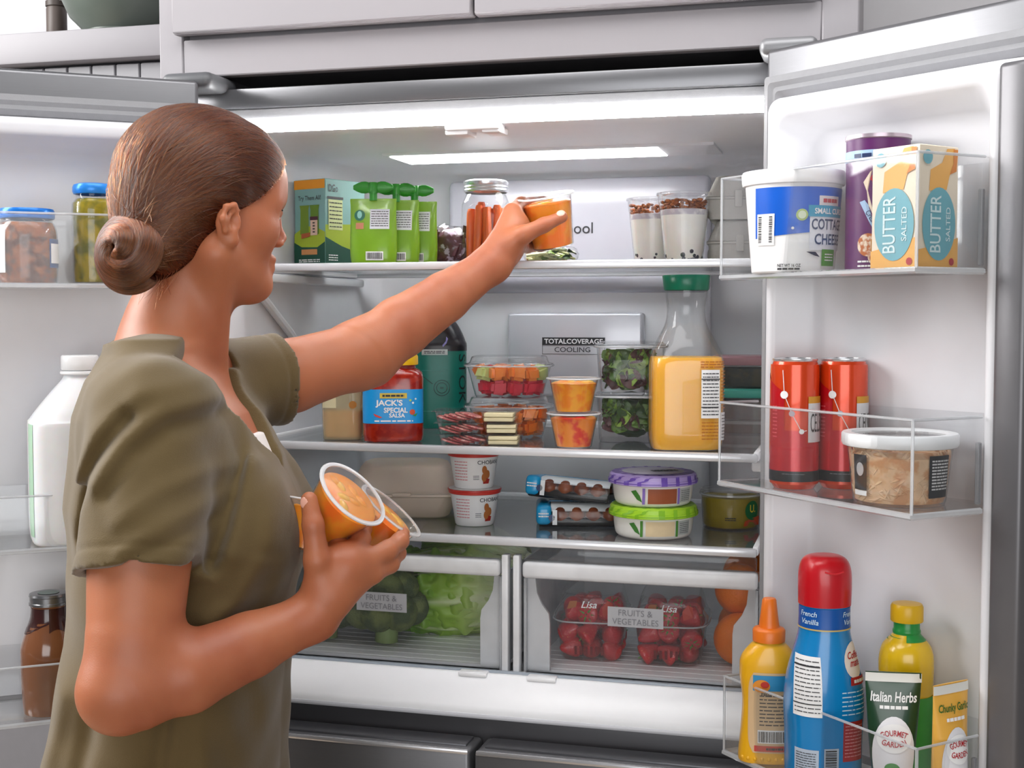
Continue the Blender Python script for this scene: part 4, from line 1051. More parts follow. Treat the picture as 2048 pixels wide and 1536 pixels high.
clamshell('clear clamshell box of strawberries beside the oranges', (.249, .200, CRZ), 4, 'beside the oranges', 5)
ORG = M('orange_peel', '#f07a0a', .42, var=.1, scale=30, bump=.45, bscale=330, sss=.2)
ob = MB().sphere((0, 0, 0), .040, 32, 22, (1, 1, .96))
om = mesh_of('orange', ob, 180); om.materials.append(ORG)
nb = MB().lathe([(0, .0385), (.003, .0388), (.0045, .0382), (.002, .0375)], 10, False, False); nbm = mesh_of('navel', nb); nbm.materials.append(M('orange_navel', '#8a8a3a', .6))
for x, y, z, lb in ((.356, .175, 0, 'round orange resting on the drawer floor in front of the others'), (.353, .2075, .0690, 'round orange on top of the front one, under the drawer handle'), (.352, .275, .0, 'round orange behind the front one on the drawer floor'), (.357, .283, .0770, 'round orange at the back, seen above the drawer handle')):
    o = bpy.data.objects.new('orange', om); COL.objects.link(o); o.location = (x, y, CRZ + .0386 + z); o.rotation_euler = (.5 + x, .4, z * 9)
    n_ = bpy.data.objects.new('navel', nbm); COL.objects.link(n_); n_.parent = o
    tag(o, lb, 'orange', 'oranges in the crisper')

# --- right door, top bin
def dloc(s, y, z): return DR(s, y, z)
def face_at(p): return face(p[0], p[1])
p = dloc(.113, -.082, 1.4785)
t = thing('cottage_cheese_tub', 'large blue and white cottage cheese tub with a white lid', 'tub', p, face_at(p) + 14)
S = Surf([(0, .046, .046, 2), (.002, .048, .048, 2), (.104, .056, .056, 2), (.106, .056, .056, 2)], 64)
obj('tub', S.mb(), M('tub_white', '#f3f3f4', .35), t)
obj('lid', MB().lathe([(.0565, .1025), (.059, .103), (.060, .107), (.0605, .116), (.059, .119), (.055, .119), (.053, .1165), (0, .1165)], 56, False, False), M('lid_white', '#f5f4f5', .35), t)
f = S.fn(0, .0006); fb = S.fn(0, .0012); fc = S.fn(0, .0018); fd = S.fn(0, .0024)
BLUE = M('cottage_blue', '#0d5fd0', .35, var=.15, scale=20)
mbp = MB(); mbp.grid(lambda a, b: f(-.062 + .134 * a, (.040 + .012 * a) + (.098 - .040 - .012 * a) * b), 40, 6); obj('blue_print', mbp, BLUE, t)
decal('barcode_patch', t, WINK, fb, -.058, -.034, .032, .068, 6, 2); barcode(t, fc, -.046, .050, .019, .030, TINK, vertical=False)
disc('badge', t, M('badge_lime', '#b7cf7a', .4), fb, -.003, .066, .0068); disc('badge_edge', t, M('badge_pale', '#e4efd0', .4), fc, -.003, .066, .0045)
disc('drop_print', t, WINK, fb, -.013, .051, .0016)
poly('shadow_print', t, M('navy_print', '#1a2a4a', .4), fb, [(.003, .024), (.014, .024), (.020, .018), (.012, .020)])
decal('name_panel', t, M('panel_white', '#e9ecf3', .4), fb, .006, .062, .026, .0665, 14, 3)
decal('red_panel', t, M('panel_white2', '#e4dfe2', .4), fb, .017, .05, .076, .088, 10, 1); lines('red_lettering', t, M('print_crimson', '#c03a44', .4), fc, .022, .045, .080, .085, 1, .9, 6)
decal('ribbon', t, M('ribbon_teal', '#2f9ec4', .4), fc, .004, .060, .064, .077, 14, 2)
text('SMALL CURD', t, WINK, fd, .034, .0705, w=.046, h=.0065, bold=.02)
NAVY = M('ink_navy', '#22345f', .4)
text('COTTAGE', t, NAVY, fc, .034, .0555, w=.052, h=.0125, bold=.02); text('CHEESE', t, NAVY, fc, .034, .0385, w=.044, h=.0125, bold=.02)
decal('fat_badge', t, M('badge_green', '#4f9a3a', .4), fc, .022, .044, .008, .027, 8, 3); lines('small_print', t, WINK, fd, .026, .040, .013, .023, 3, .4, 6)
text('NET WT 16 OZ', t, TINK, fb, -.016, .0085, w=.026, h=.0036, bold=.02); lines('small_print', t, TINK, fb, -.029, -.004, .003, .006, 1, .7, 5)

p = dloc(.207, -.047, 1.4785)
t = thing('roll_dough_tube', 'purple cardboard tube of cinnamon roll dough', 'tube', p, face_at(p) + 10)
S = Surf([(0, .0355, .0355, 2), (.150, .0355, .0355, 2)], 56)
PUR = M('tube_purple', '#5a1d5f', .4, var=.05)
obj('tube_body', S.mb(), PUR, t)
obj('metal_end', MB().lathe([(.0355, .149), (.0368, .150), (.0368, .154), (.034, .1545), (.033, .151), (0, .151)], 48, False, False), M('tin_end', '#c9b9c4', .3, metal=.7), t)
f = S.fn(0, .0006); fb = S.fn(0, .0012); fc = S.fn(0, .0018)
decal('blue_band', t, M('tube_blue', '#a9c9ea', .4), f, -.06, .06, .124, .136, 30, 1); lines('blue_lettering', t, NAVY, fb, -.034, .016, .1275, .1325, 1, .9, 12)
CRM = M('tube_cream', '#f0dfc8', .4)
poly('cream_shape', t, CRM, f, [(-.022, .100), (-.014, .112), (.0, .117), (.02, .116), (.02, .060), (-.008, .056), (-.016, .075), (-.018, .090)])
RDI = M('ink_red', '#b3202a', .4)
text('Cinnamon', t, RDI, fb, -.001, .096, w=.032, h=.013, bold=.02, rot=-52); text('Rolls', t, RDI, fb, .002, .075, w=.02, h=.009, bold=.02, rot=-60)
poly('blue_swash', t, M('tube_blue', '#a9c9ea', .4), fb, [(-.026, .078), (-.020, .080), (-.004, .058), (.004, .042), (-.006, .040), (-.014, .054)])
text('Cream', t, NAVY, fc, -.012, .060, w=.018, h=.006, rot=-58, bold=.01)
for u, v in ((-.016, .030), (-.004, .018), (.006, .032)):
    disc('roll_print', t, M('roll_brown', '#c06a34', .4, color2='#f0dcc4', c2scale=180), fb, u, v, .012, .013)
lines('small_print', t, WINK, f, -.028, -.010, .004, .014, 2, .4, 2)

p = dloc(.285, -.086, 1.4785)
t = thing('butter_box', 'cream and orange butter carton standing on end', 'carton', p, -37.5 - 4)
q = .0315; h = .130
obj('carton', MB().rbox(-q, q, -q, q, 0, h, .001, 1), M('butter_cream', '#f0e2cc', .45), t)
BT = M('butter_teal', '#6fb2c0', .45); BO = M('butter_orange', '#f0b35a', .45); BO2 = M('butter_orange2', '#d9822a', .45)
for o_, ux in (((0, -q, 0), (1, 0, 0)), ((q, 0, 0), (0, 1, 0)), ((-q, 0, 0), (0, -1, 0)), ((0, q, 0), (-1, 0, 0))):
    f = flat(o_, ux, (0, 0, 1)); fb = flat(o_, ux, (0, 0, 1), .0011); fc = flat(o_, ux, (0, 0, 1), .0016)
    poly('orange_base', t, BO, f, [(-q, 0), (q, 0), (q, .034), (.0, .026), (-q, .020)])
    poly('butter_curl', t, BO, f, [(-.016, .082), (.012, .084), (.016, .098), (.027, .118), (.024, .128), (.012, .127), (.004, .112), (-.014, .104)])
    poly('butter_curl_shade', t, BO2, fb, [(.016, .100), (.027, .104), (.029, .127), (.022, .127), (.022, .112)])
    disc('oval', t, BT, fb, 0, .0475, .0265, .0385, 32)
    text('BUTTER', t, M('butter_letter', '#d8eef0', .45), fc, -.006, .0475, w=.060, h=.017, bold=.01, rot=90)
    text('SALTED', t, M('butter_letter', '#d8eef0', .45), fc, .014, .0475, w=.036, h=.007, bold=.01, rot=90)
    disc('round_seal', t, BT, fb, -.019, .117, .0075)
    disc('red_seal', t, M('butter_red', '#b8323a', .45), fb, .021, .008, .004)

# --- right door, middle bin
def can(label, s, y):
    p = dloc(s, y, 1.2245)
    t = thing('drink_can', label, 'can', p, face_at(p) - 4, 'slim red and orange drink cans')
    S = Surf(smooth_prof([(.0, .0235, .0235, 2), (.006, .0275, .0275, 2), (.010, .0287, .0287, 2), (.140, .0287, .0287, 2), (.147, .0268, .0268, 2), (.151, .0255, .0255, 2)], 4), 56)
    obj('can_body', S.mb(), M('can_orange', '#dd4413', .22, metal=.25, coat=.4), t)
    obj('top_rim', MB().lathe([(.0255, .1505), (.0265, .152), (.0265, .154), (.0245, .1545), (.024, .151), (0, .151)], 44, False, False), SIL, t)
    f = S.fn(0, .0006); fb = S.fn(0, .0011); fc = S.fn(0, .0016)
    decal('black_base', t, M('can_black', '#26282b', .3, metal=.2), f, 0, 2 * math.pi * .0287, .0095, .022, 60, 1)
    RD = M('can_red', '#c8101f', .25, metal=.25, coat=.4)
    mbp = MB().grid(lambda a, b: f(-.070 + .060 * a + .030 * a * (1 - b) * b * 0 , .022 + (.098 + .030 * (1 - a)) * b * (1 - .05 * a)), 24, 8); obj('red_print', mbp, RD, t)
    decal('red_print', t, RD, f, -.012, .016, .022, .070, 12, 3); decal('red_print', t, RD, f, .016, .095, .022, .055, 24, 2)
    pts = [(-.012, .141), (-.010, .112), (-.001, .090), (.010, .069), (.016, .070)]
    obj('trace_line', MB().tube([fb(*a) for a in pts], .0005, 5), WINK, t)
    for (u, v), r, m_ in zip(pts[1:4], (.0046, .0034, .003), (WINK, M('can_dot', '#b9aeb8', .4), WINK)): disc('trace_dot', t, m_, fc, u, v, r)
    decal('name_panel', t, M('can_panel', '#dddddf', .35), fb, .018, .044, .056, .102, 8, 2); decal('gold_band', t, M('can_gold', '#d99a2e', .35), fb, .018, .044, .102, .110, 8, 1)
    text('CELSIUS', t, TINK, fc, .036, .079, w=.030, h=.022, bold=.0)
    lines('small_print', t, M('can_faint', '#e0626a', .4), f, -.028, -.020, .060, .100, 9, .3, 5)
    lines('small_print', t, GINK, fb, -.012, .014, .018, .0195, 1, .6, 3)
can('slim red and orange drink can, the one nearer the bin opening', .117, -.080)
can('slim red and orange drink can standing behind the other can', .150, -.032)

p = dloc(.268, -.082, 1.2245)
t = thing('chicken_tub', 'clear tub of shredded chicken with a white rimmed lid and black labels', 'tub', p, face_at(p))
S = Surf(smooth_prof([(0, .046, .046, 2), (.003, .0495, .0495, 2), (.062, .0565, .0565, 2), (.066, .058, .058, 2)], 3), 56)
obj('tub', S.mb(True, False), CLR, t)
lidm = M('tub_lid_white', '#eceef0', .35)
obj('lid', MB().lathe([(.058, .062), (.061, .063), (.0625, .066), (.0625, .075), (.061, .077), (.052, .077), (.050, .0745)], 56, False, False), lidm, t)
obj('lid_window', MB().lathe([(.051, .0745), (.03, .0748), (0, .075)], 48, False, False), CLEAR('lid_window', (.75, .73, .72), milky=.25), t)
lines('lid_lettering', t, TINK, flat((0, 0, .0756), (1, 0, 0), (0, 1, 0)), -.03, .03, .004, .016, 2, .5, 8)
rl = random.Random(12); mb = MB().lathe([(0, .002), (.047, .003), (.054, .052), (.048, .058), (0, .060)], 40, False, False)
for k in range(420):
    a = rl.uniform(0, 6.28); z = rl.uniform(.006, .058); r = (.0495 + .0065 * z / .06 - .003) if rl.random() < .75 else rl.uniform(0, .05)
    if r < .045: z = .0585
    L = rl.uniform(.008, .022); dr = rl.uniform(-1.2, 1.2)
    pts = []
    for q_ in (0, .5, 1):
        aa = a + (q_ - .5) * L * math.cos(dr) / max(r, .02); zz = min(.060, max(.004, z + (q_ - .5) * L * math.sin(dr)))
        rr_ = min(r, .0485 + .0065 * zz / .06)
        pts.append((rr_ * math.cos(aa), rr_ * math.sin(aa), zz))
    mb.tube(pts, [.0008, rl.uniform(.0014, .0024), .0008], 5)
o = obj('shredded_meat', mb, M('chicken', '#eec29a', .55, var=.25, scale=60, color2='#d49a68', c2scale=70, sss=.1), t); o['kind'] = 'stuff'
f = S.fn(0, .0008); fb = S.fn(0, .0014)
BK = M('label_black', '#1b1b1e', .4)
decal('emblem_label', t, BK, f, -.056, -.036, .016, .055, 8, 3); disc('emblem', t, M('emblem_grey', '#b9b9bb', .4), fb, -.045, .039, .0055, .0075); decal('label_strip', t, WINK, f, -.056, -.036, .010, .0155, 6, 1)
decal('nutrition_label', t, BK, f, .032, .062, .010, .056, 12, 3); lines('small_print', t, M('print_pale', '#cfcfcf', .4), fb, .035, .060, .018, .052, 10, .5, 4)

# --- right door, lower bin
ZL = .8865
p = dloc(.085, -.085, ZL)
t = thing('mustard_bottle', 'yellow squeeze bottle of mustard with an orange nozzle', 'bottle', p, face_at(p) + 5)
P = smooth_prof([(0, .033, .020, 2.6), (.004, .036, .0225, 2.6), (.04, .033, .021, 2.5), (.075, .0315, .0205, 2.4), (.105, .035, .022, 2.4), (.125, .034, .0215, 2.3), (.140, .024, .019, 2.1), (.147, .0165, .0165, 2), (.150, .0165, .0165, 2)], 5)
S = Surf(P, 60); YEL = M('mustard_yellow', '#efb11a', .3, coat=.3)
obj('bottle', S.mb(), YEL, t)
obj('nozzle_cap', MB().lathe([(.0195, .147), (.0198, .160), (.018, .1625), (.0125, .164), (.0105, .180), (.0085, .197), (.007, .199), (0, .199)], 40, False, False), M('cap_orange', '#e8761c', .35), t)
f = S.fn(0, .0007); fb = S.fn(0, .0013); fc = S.fn(0, .0019)
mbp = MB().grid(lambda a, b: f((-.026 + .058 * a) * (1 - .25 * (abs(b - .5) * 2) ** 6), .014 + .098 * b), 14, 14); obj('label', mbp, M('must_label', '#d9b78c', .4), t)
decal('label_top', t, M('must_blue', '#2f8fc0', .4), fb, -.020, .030, .090, .109, 10, 2); disc('sunburst', t, M('must_sun', '#e8912a', .4), fc, -.010, .096, .010, .008); disc('sunburst_core', t, M('must_red', '#c4301f', .4), S.fn(0, .0025), -.006, .098, .005, .004)
lines('small_print', t, TINK, fb, -.012, .030, .046, .086, 9, .3, 3); text('Facts', t, TINK, fb, -.004, .0865, w=.012, bold=.02)
decal('barcode_patch', t, WINK, fb, -.014, .020, .026, .042, 6, 1); barcode(t, fc, .002, .034, .030, .013, TINK)
decal('red_band', t, M('must_red', '#c4301f', .4), fb, -.018, .028, .016, .023, 6, 1); lines('small_print', t, TINK, fc, -.004, .016, .018, .021, 1, .9, 7)
sc_ = MB()
for k in range(9): sc_.sphere(S.map(-.034 + .0085 * k, .006, -.001), .0028, 8, 6)
obj('base_scallops', sc_, YEL, t)

p = dloc(.176, -.093, ZL)
t = thing('creamer_bottle', 'tall blue coffee creamer bottle with a red cap', 'bottle', p, face_at(p) + 22)
P = smooth_prof([(0, .036, .034, 2.8), (.004, .041, .039, 2.8), (.06, .0425, .040, 2.7), (.095, .044, .041, 2.6), (.13, .041, .039, 2.4), (.17, .031, .031, 2.1), (.19, .0285, .0285, 2), (.206, .0285, .0285, 2), (.212, .029, .029, 2)], 5)
S = Surf(P, 64)
obj('bottle', S.mb(), M('creamer_blue', '#0b83c6', .25, var=.03, coat=.4), t)
cap_p = smooth_prof([(.210, .0295, .0295, 2.2), (.236, .0300, .0300, 2.2), (.252, .0285, .0285, 2.3), (.262, .0240, .0240, 2.4), (.2665, .016, .016, 2.2), (.267, .002, .002, 2)], 4)
cp2 = obj('cap', Surf(cap_p, 48).mb(), M('cap_red', '#c3111f', .3, coat=.2), t)
obj('cap_tab', MB().tube([Surf(cap_p).map(u, .2515 - .002 * math.cos(u * 150), .0006) for u in [-.011 + .0022 * i for i in range(11)]], .0011, 6), M('cap_red_lit', '#d8303a', .3), cp2)
f = S.fn(0, .0007); fb = S.fn(0, .0013); fc = S.fn(0, .0019)
decal('neck_band', t, M('creamer_navy', '#0f55a8', .3), f, -.06, .06, .185, .2085, 36, 2); decal('gold_line', t, M('gold_line', '#c9b06a', .4), fb, -.06, .06, .1835, .1852, 36, 1)
LB = M('letter_paleblue', '#cfe6f5', .4)
for u in (-.030, .022): text('French', t, LB, fb, u, .202, w=.022, h=.006, bold=.01, shear=.2); text('Vanilla', t, LB, fb, u + .002, .193, w=.022, h=.006, bold=.01, shear=.2)
decal('nutrition_label', t, WINK, f, -.053, -.017, .088, .155, 10, 8); lines('small_print', t, TINK, fb, -.050, -.019, .091, .152, 13, .22, 5); decal('dark_bar', t, TINK, fb, -.052, -.018, .1435, .1452, 8, 1); decal('dark_bar', t, TINK, fb, -.052, -.018, .102, .1032, 8, 1)
disc('logo_oval', t, M('logo_cream', '#f1e6dc', .4), f, .026, .150, .0155, .020); text('Coffee', t, RDI, fb, .026, .156, w=.022, h=.008, bold=.02, shear=.2); text('mate', t, RDI, fb, .027, .147, w=.018, h=.007, bold=.02, shear=.2)
decal('red_ribbon', t, M('ribbon_red', '#b01c24', .4), fb, .017, .050, .123, .132, 8, 2); lines('small_print', t, WINK, fc, .021, .047, .1255, .1295, 1, .9, 7)
lines('small_print', t, LB, f, .006, .048, .088, .118, 6, .25, 8)
decal('red_panel', t, M('panel_red', '#a81c26', .4), f, .008, .036, .036, .082, 8, 3); lines('small_print', t, M('letter_pink', '#d98a8f', .4), fb, .010, .034, .040, .079, 10, .3, 6)
decal('pale_panel', t, M('panel_pale', '#b9c6d6', .4), f, -.050, -.020, .020, .050, 8, 2); lines('small_print', t, TINK, fb, -.047, -.023, .024, .047, 8, .3, 9)
decal('pale_panel', t, M('panel_pale', '#b9c6d6', .4), f, -.014, .003, .012, .052, 5, 2); barcode(t, fb, -.006, .032, .013, .036, TINK, vertical=False)

p = dloc(.252, -.042, ZL)
t = thing('lemon_juice_bottle', 'round yellow lemon juice bottle with a ribbed yellow cap', 'bottle', p, face_at(p))
P = smooth_prof([(0, .025, .025, 2), (.004, .0285, .0285, 2), (.02, .030, .030, 2), (.12, .030, .030, 2), (.15, .0305, .0305, 2), (.168, .027, .027, 2), (.180, .017, .017, 2), (.185, .0138, .0138, 2), (.196, .0138, .0138, 2)], 5)
S = Surf(P, 48)
obj('bottle', S.mb(), M('lemon_yellow', '#e3b913', .25, var=.05, coat=.4), t)
obj('neck_ring', MB().lathe([(.0145, .182), (.0155, .184), (.0155, .1865), (.0145, .188), (.0145, .198)], 36), M('lemon_green', '#1f8a3a', .3), t)
decal('green_shoulder', t, M('lemon_green', '#1f8a3a', .3), S.fn(0, .0005), 0, 2 * math.pi * .0165, .176, .186, 36, 3)
cm = MB().loft([[(r * (1 + .03 * (k % 2)) * math.sin(2 * math.pi * k / 64), -r * (1 + .03 * (k % 2)) * math.cos(2 * math.pi * k / 64), z) for k in range(64)] for r, z in ((.0172, .1965), (.0176, .1975), (.0176, .213), (.0160, .2165), (.010, .2175))])
obj('ribbed_cap', cm, M('cap_yellow', '#dcae10', .35), t)
f = S.fn(0, .0007); fb = S.fn(0, .0013)
decal('label', t, M('lemon_label', '#3f9a3a', .4), f, -.07, .07, .03, .115, 40, 2); text('ReaLemon', t, M('lemon_letter', '#f0d63a', .4), fb, -.018, .078, w=.05, h=.018, bold=.02, rot=12); decal('red_panel', t, RDI, fb, -.034, -.018, .056, .064, 4, 1)
disc('lemon_print', t, M('lemon_print', '#f0c93a', .4), fb, -.026, .042, .013, .010)

def tube_pack(label, s, y, rz, bodyc, nm, title, titlec, h, w, low):
    p = dloc(s, y, ZL)
    t = thing('paste_tube', label, 'tube', p, face_at(p) + rz, 'squeeze tubes of herb and garlic paste')
    P = [(.0, .016, .016, 2), (.022, .016, .016, 2), (.0225, w * .60, .0185, 2), (h * .4, w * .80, .016, 2), (h * .7, w * .93, .009, 2.1), (h - .012, w, .0026, 2.2), (h - .010, w, .0014, 2.4), (h, w, .0012, 2.4)]
    S = Surf(smooth_prof(P, 3), 48)
    b = obj('tube_body', S.mb(), M(nm, bodyc, .3, coat=.3), t)
    f = S.fn(0, .0007); fb = S.fn(0, .0013); fc = S.fn(0, .0019)
    decal('crimp', t, M('crimp_pale', '#e4e4de', .4), f, -w * 1.0, w * 1.0, h - .0105, h - .001, 10, 2)
    text(title, t, titlec, fb, 0, h - .026, w=w * 1.65, h=.011, bold=.02, shear=.15)
    lines('small_print', t, WINK, fb, -w * .5, w * .5, h - .040, h - .034, 1, .6, 3)
    disc('white_shape', t, M('tube_white', '#e9e8ec', .35), f, .0, h * .40, w * .82, h * .30, 30, 5)
    disc('oval_logo', t, WINK, fb, 0, h * .55, w * .62, .0155, 26); 
    text('GOURMET', t, RDI, fc, 0, h * .55 + .006, w=w * .95, h=.0062, bold=.015, arc=.03); text('GARDEN', t, RDI, fc, 0, h * .55 - .006, w=w * .85, h=.0062, bold=.015, arc=-.03)
    for u, v in ((-.008, .0), (.006, .004), (-.002, .010), (.010, -.004)):
        disc('leaf_print', t, low, fb, u * w / .028, h * .28 + v, .0075 * w / .028, .006)
    obj('cap', MB().lathe([(.0175, 0), (.018, .002), (.017, .024), (0, .024)], 32, False, False), M('tube_cap', '#4a6b35', .4), t)
tube_pack('dark green tube of Italian herb paste beside the creamer', .282, -.106, 8, '#123c22', 'herb_tube', 'Italian Herbs', WINK, .155, .0295, M('basil_print', '#4f8f4a', .4))
tube_pack('pale orange tube of chunky garlic paste at the end of the bin', .338, -.083, 48, '#eab14a', 'garlic_tube', 'Chunky Garlic', M('garlic_letter', '#3f6b2c', .4), .152, .026, M('garlic_print', '#d8b48c', .4))

# --- left door
p = DL(-.234, -.082, 1.4705)
t = thing('relish_jar', 'wide glass jar of brown relish with a blue lid', 'jar', p, face_at(p))
P = smooth_prof([(0, .033, .033, 2), (.004, .037, .037, 2), (.02, .0385, .0385, 2), (.065, .0385, .0385, 2), (.080, .035, .035, 2), (.084, .032, .032, 2), (.088, .032, .032, 2)], 4)
S = Surf(P, 48); obj('glass', S.mb(True, False), JARG, t)
obj('relish', Surf([(z, a - .0015, b - .0015, e) for z, a, b, e in P if .002 < z < .082], 48).mb(), M('relish', '#9a4d06', .55, var=.3, scale=120, color2='#5e2a05', c2scale=70, spec=.15), t)
obj('lid', MB().lathe([(.0325, .0865), (.0345, .087), (.0355, .089), (.0355, .097), (.034, .100), (0, .1005)], 44, False, False), M('lid_blue', '#1878d8', .3, metal=.2), t)
f = S.fn(0, .0008)
decal('label', t, M('jar_label_navy', '#27407a', .4), f, .030, .055, .022, .060, 8, 2); decal('label_inner', t, WINK, S.fn(0, .0013), .032, .055, .028, .054, 8, 2)
decal('label', t, WINK, f, -.060, -.030, .015, .078, 8, 2)
p = DL(-.148, -.075, 1.4705)
t = thing('pickle_jar', 'tall glass jar of yellow-green pickles with a blue lid', 'jar', p, face_at(p))
P = smooth_prof([(0, .024, .024, 2.1), (.004, .028, .028, 2.1), (.1, .029, .029, 2.1), (.112, .0265, .0265, 2.1), (.118, .023, .023, 2), (.124, .023, .023, 2)], 4)
S = Surf(P, 40); obj('glass', S.mb(True, False), JARG, t)
obj('brine', Surf([(z, a - .0015, b - .0015, e) for z, a, b, e in P if .002 < z < .118], 40).mb(), M('pickle_brine', '#a8920e', .25, var=.25, scale=50, color2='#6a6a10', c2scale=40), t)
obj('lid', MB().lathe([(.0235, .1225), (.026, .123), (.0275, .126), (.0275, .132), (.026, .1355), (.02, .1375), (0, .138)], 40, False, False), M('lid_blue2', '#2a8ae4', .3, metal=.2), t)

p = DL(-.170, -.080, 1.1235)
t = thing('milk_jug', 'large white plastic milk jug standing in the door bin', 'jug', p, face_at(p) + 6)
P = smooth_prof([(0, .060, .050, 4), (.005, .066, .055, 4), (.04, .068, .057, 4), (.150, .068, .057, 4), (.168, .064, .054, 3.5), (.200, .040, .038, 2.6), (.219, .024, .024, 2), (.226, .021, .021, 2), (.233, .021, .021, 2)], 5)
S = Surf(P, 64)
obj('jug_body', S.mb(), M('jug_white', '#e6e6e8', .35, sss=.25), t)
obj('cap', MB().lathe([(.0235, .232), (.0245, .2335), (.0245, .250), (.023, .252), (0, .252)], 40, False, False), M('jug_cap_white', '#f1f1f2', .35), t)
obj('neck_ring', MB().lathe([(.0245, .226), (.026, .2275), (.0255, .230), (.0235, .231)], 40), M('jug_cap_white', '#f1f1f2', .35), t)
obj('handle', MB().tube([(.045, -.030, .19), (.066, -.046, .17), (.070, -.050, .13), (.064, -.045, .09), (.05, -.036, .075)], [.010, .012, .012, .011, .009], 12), M('jug_white', '#e6e6e8', .35), t)
obj('side_edge_panel', Surf([(.03, .0685, .057, 4), (.150, .0685, .057, 4)], 64).mb(False, False) if False else MB().grid(lambda a, b: S.map(-.098 + .026 * a, .012 + .15 * b, .0006), 8, 12), M('jug_green_edge', '#a9cdb0', .35), t)
f = S.fn(0, .0008)
disc('brand_print', t, M('jug_red', '#d8452a', .4), f, .020, .090, .020, .018); decal('green_print', t, M('jug_green', '#6fa04a', .4), f, .004, .030, .062, .078, 8, 2)
disc('leaf_badge', t, M('jug_dark', '#5a5f5a', .4), f, .022, .050, .0085, .0065); text('2', t, M('jug_green2', '#1f6b46', .4), f, .022, .032, w=.012, h=.014, bold=.02)

p = DL(-.216, -.088, .8935)
t = thing('coffee_drink_bottle', 'brown bottled coffee drink with a silver cap', 'bottle', p, face_at(p))
P = smooth_prof([(0, .031, .031, 2), (.004, .035, .035, 2), (.05, .0375, .0375, 2), (.085, .0375, .0375, 2), (.110, .0305, .0305, 2), (.128, .024, .024, 2), (.142, .0225, .0225, 2), (.148, .0225, .0225, 2)], 5)
S = Surf(P, 44); obj('bottle', S.mb(), M('coffee_drink', '#7a4a2c', .15, var=.08, scale=15, coat=.8), t)
mb = MB().grid(lambda a, b: S.map(2 * math.pi * .0255 * a, (.112 + .004 * math.sin(a * 25)) * (1 - b) + .143 * b, .0006), 60, 6); obj('neck_wrap', mb, M('neck_dark', '#35100e', .2, coat=.5), t)
obj('cap', MB().lathe([(.0235, .1455), (.0255, .146), (.0255, .149), (.0245, .150), (.0245, .157), (.0255, .158), (.0245, .161), (.021, .1615), (0, .1605)], 40, False, False), M('cap_silver', '#8e8e90', .25, metal=.9), t)
disc('cap_badge', t, M('cap_badge', '#5f6f68', .3), flat((0, 0, .1612), (1, 0, 0), (0, 1, 0)), 0, 0, .014)
decal('label_corner', t, M('coffee_label', '#cfc6c4', .4), S.fn(0, .0008), .030, .046, .020, .040, 6, 2)

# ------------------------------------------------------------------ the woman (distance-field body, local frame: x to her front, y to her left, z up)
PB = Vector((-.2376, -.4214, 0)); PYAW = 15.4
PMW = Matrix.Translation(PB) @ Matrix.Rotation(R_(PYAW), 4, 'Z')
woman = thing('person', 'woman in an olive t-shirt reaching into the refrigerator with three cups in hand', 'person', PB, PYAW)
A = np.array
V3 = lambda *p: np.array(p, dtype=np.float32)

class Field:
    """A smooth-blended signed distance field on a grid; each shape touches only its own window."""
    def __init__(s, lo, hi, h):
        s.lo = A(lo, float); s.h = h; s.n = np.ceil((A(hi) - A(lo)) / h).astype(int) + 1
        s.ax = [(s.lo[i] + h * np.arange(s.n[i])).astype(np.float32) for i in range(3)]
        s.d = np.full(s.n, .06, np.float32)
    def win(s, lo, hi):
        a = np.clip(np.floor((A(lo) - s.lo) / s.h).astype(int), 0, s.n - 1); b = np.clip(np.ceil((A(hi) - s.lo) / s.h).astype(int) + 1, 1, s.n)
        sl = tuple(slice(a[i], max(b[i], a[i] + 1)) for i in range(3))
        return sl, (s.ax[0][sl[0]][:, None, None], s.ax[1][sl[1]][None, :, None], s.ax[2][sl[2]][None, None, :])
    def put(s, fn, lo, hi, k=.01, mode='add'):
        m = max(k, .012) + .012
        sl, X = s.win(A(lo) - m, A(hi) + m); d = fn(*X); c = s.d[sl]
        if mode == 'add': q = np.maximum(k - np.abs(c - d), 0) / k; s.d[sl] = np.minimum(c, d) - q * q * k / 4
        else: d = -d; q = np.maximum(k - np.abs(c - d), 0) / k; s.d[sl] = np.maximum(c, d) + q * q * k / 4
    def cone(s, a, b, ra, rb, k=.012, mode='add'):
        a, b = A(a, float), A(b, float); r = max(ra, rb)
        s.put(lambda x, y, z: sd_cone(x, y, z, a, b, ra, rb), np.minimum(a, b) - r, np.maximum(a, b) + r, k, mode)
    def chain(s, pts, rads, k=.012):
        pts = [A(p, float) for p in pts]; R = max(rads)
        def fn(x, y, z):
            d = None
            for i in range(len(pts) - 1):
                e = sd_cone(x, y, z, pts[i], pts[i + 1], rads[i], rads[i + 1])
                if d is None: d = e
                else: q = np.maximum(.006 - np.abs(d - e), 0) / .006; d = np.minimum(d, e) - q * q * .0015
            return d
        s.put(fn, np.min(pts, 0) - R, np.max(pts, 0) + R, k)
    def ell(s, c, r, k=.012, mode='add', M3=None):
        R = max(r); s.put(lambda x, y, z: sd_ell(x, y, z, c, r, M3), A(c) - R, A(c) + R, k, mode)
    def mesh(s, name, iso=0.):
        V, F = surface_nets(s.d - iso, s.lo, s.h)
        me = bpy.data.meshes.new(name)
        me.vertices.add(len(V)); me.vertices.foreach_set('co', V.astype(np.float32).ravel())
        me.loops.add(F.size); me.loops.foreach_set('vertex_index', F.astype(np.int32).ravel())
        me.polygons.add(len(F)); me.polygons.foreach_set('loop_start', np.arange(0, F.size, 4, dtype=np.int32))
        me.update(calc_edges=True); me.validate()
        me.polygons.foreach_set('use_smooth', np.ones(len(me.polygons), bool)); me.update()
        return me

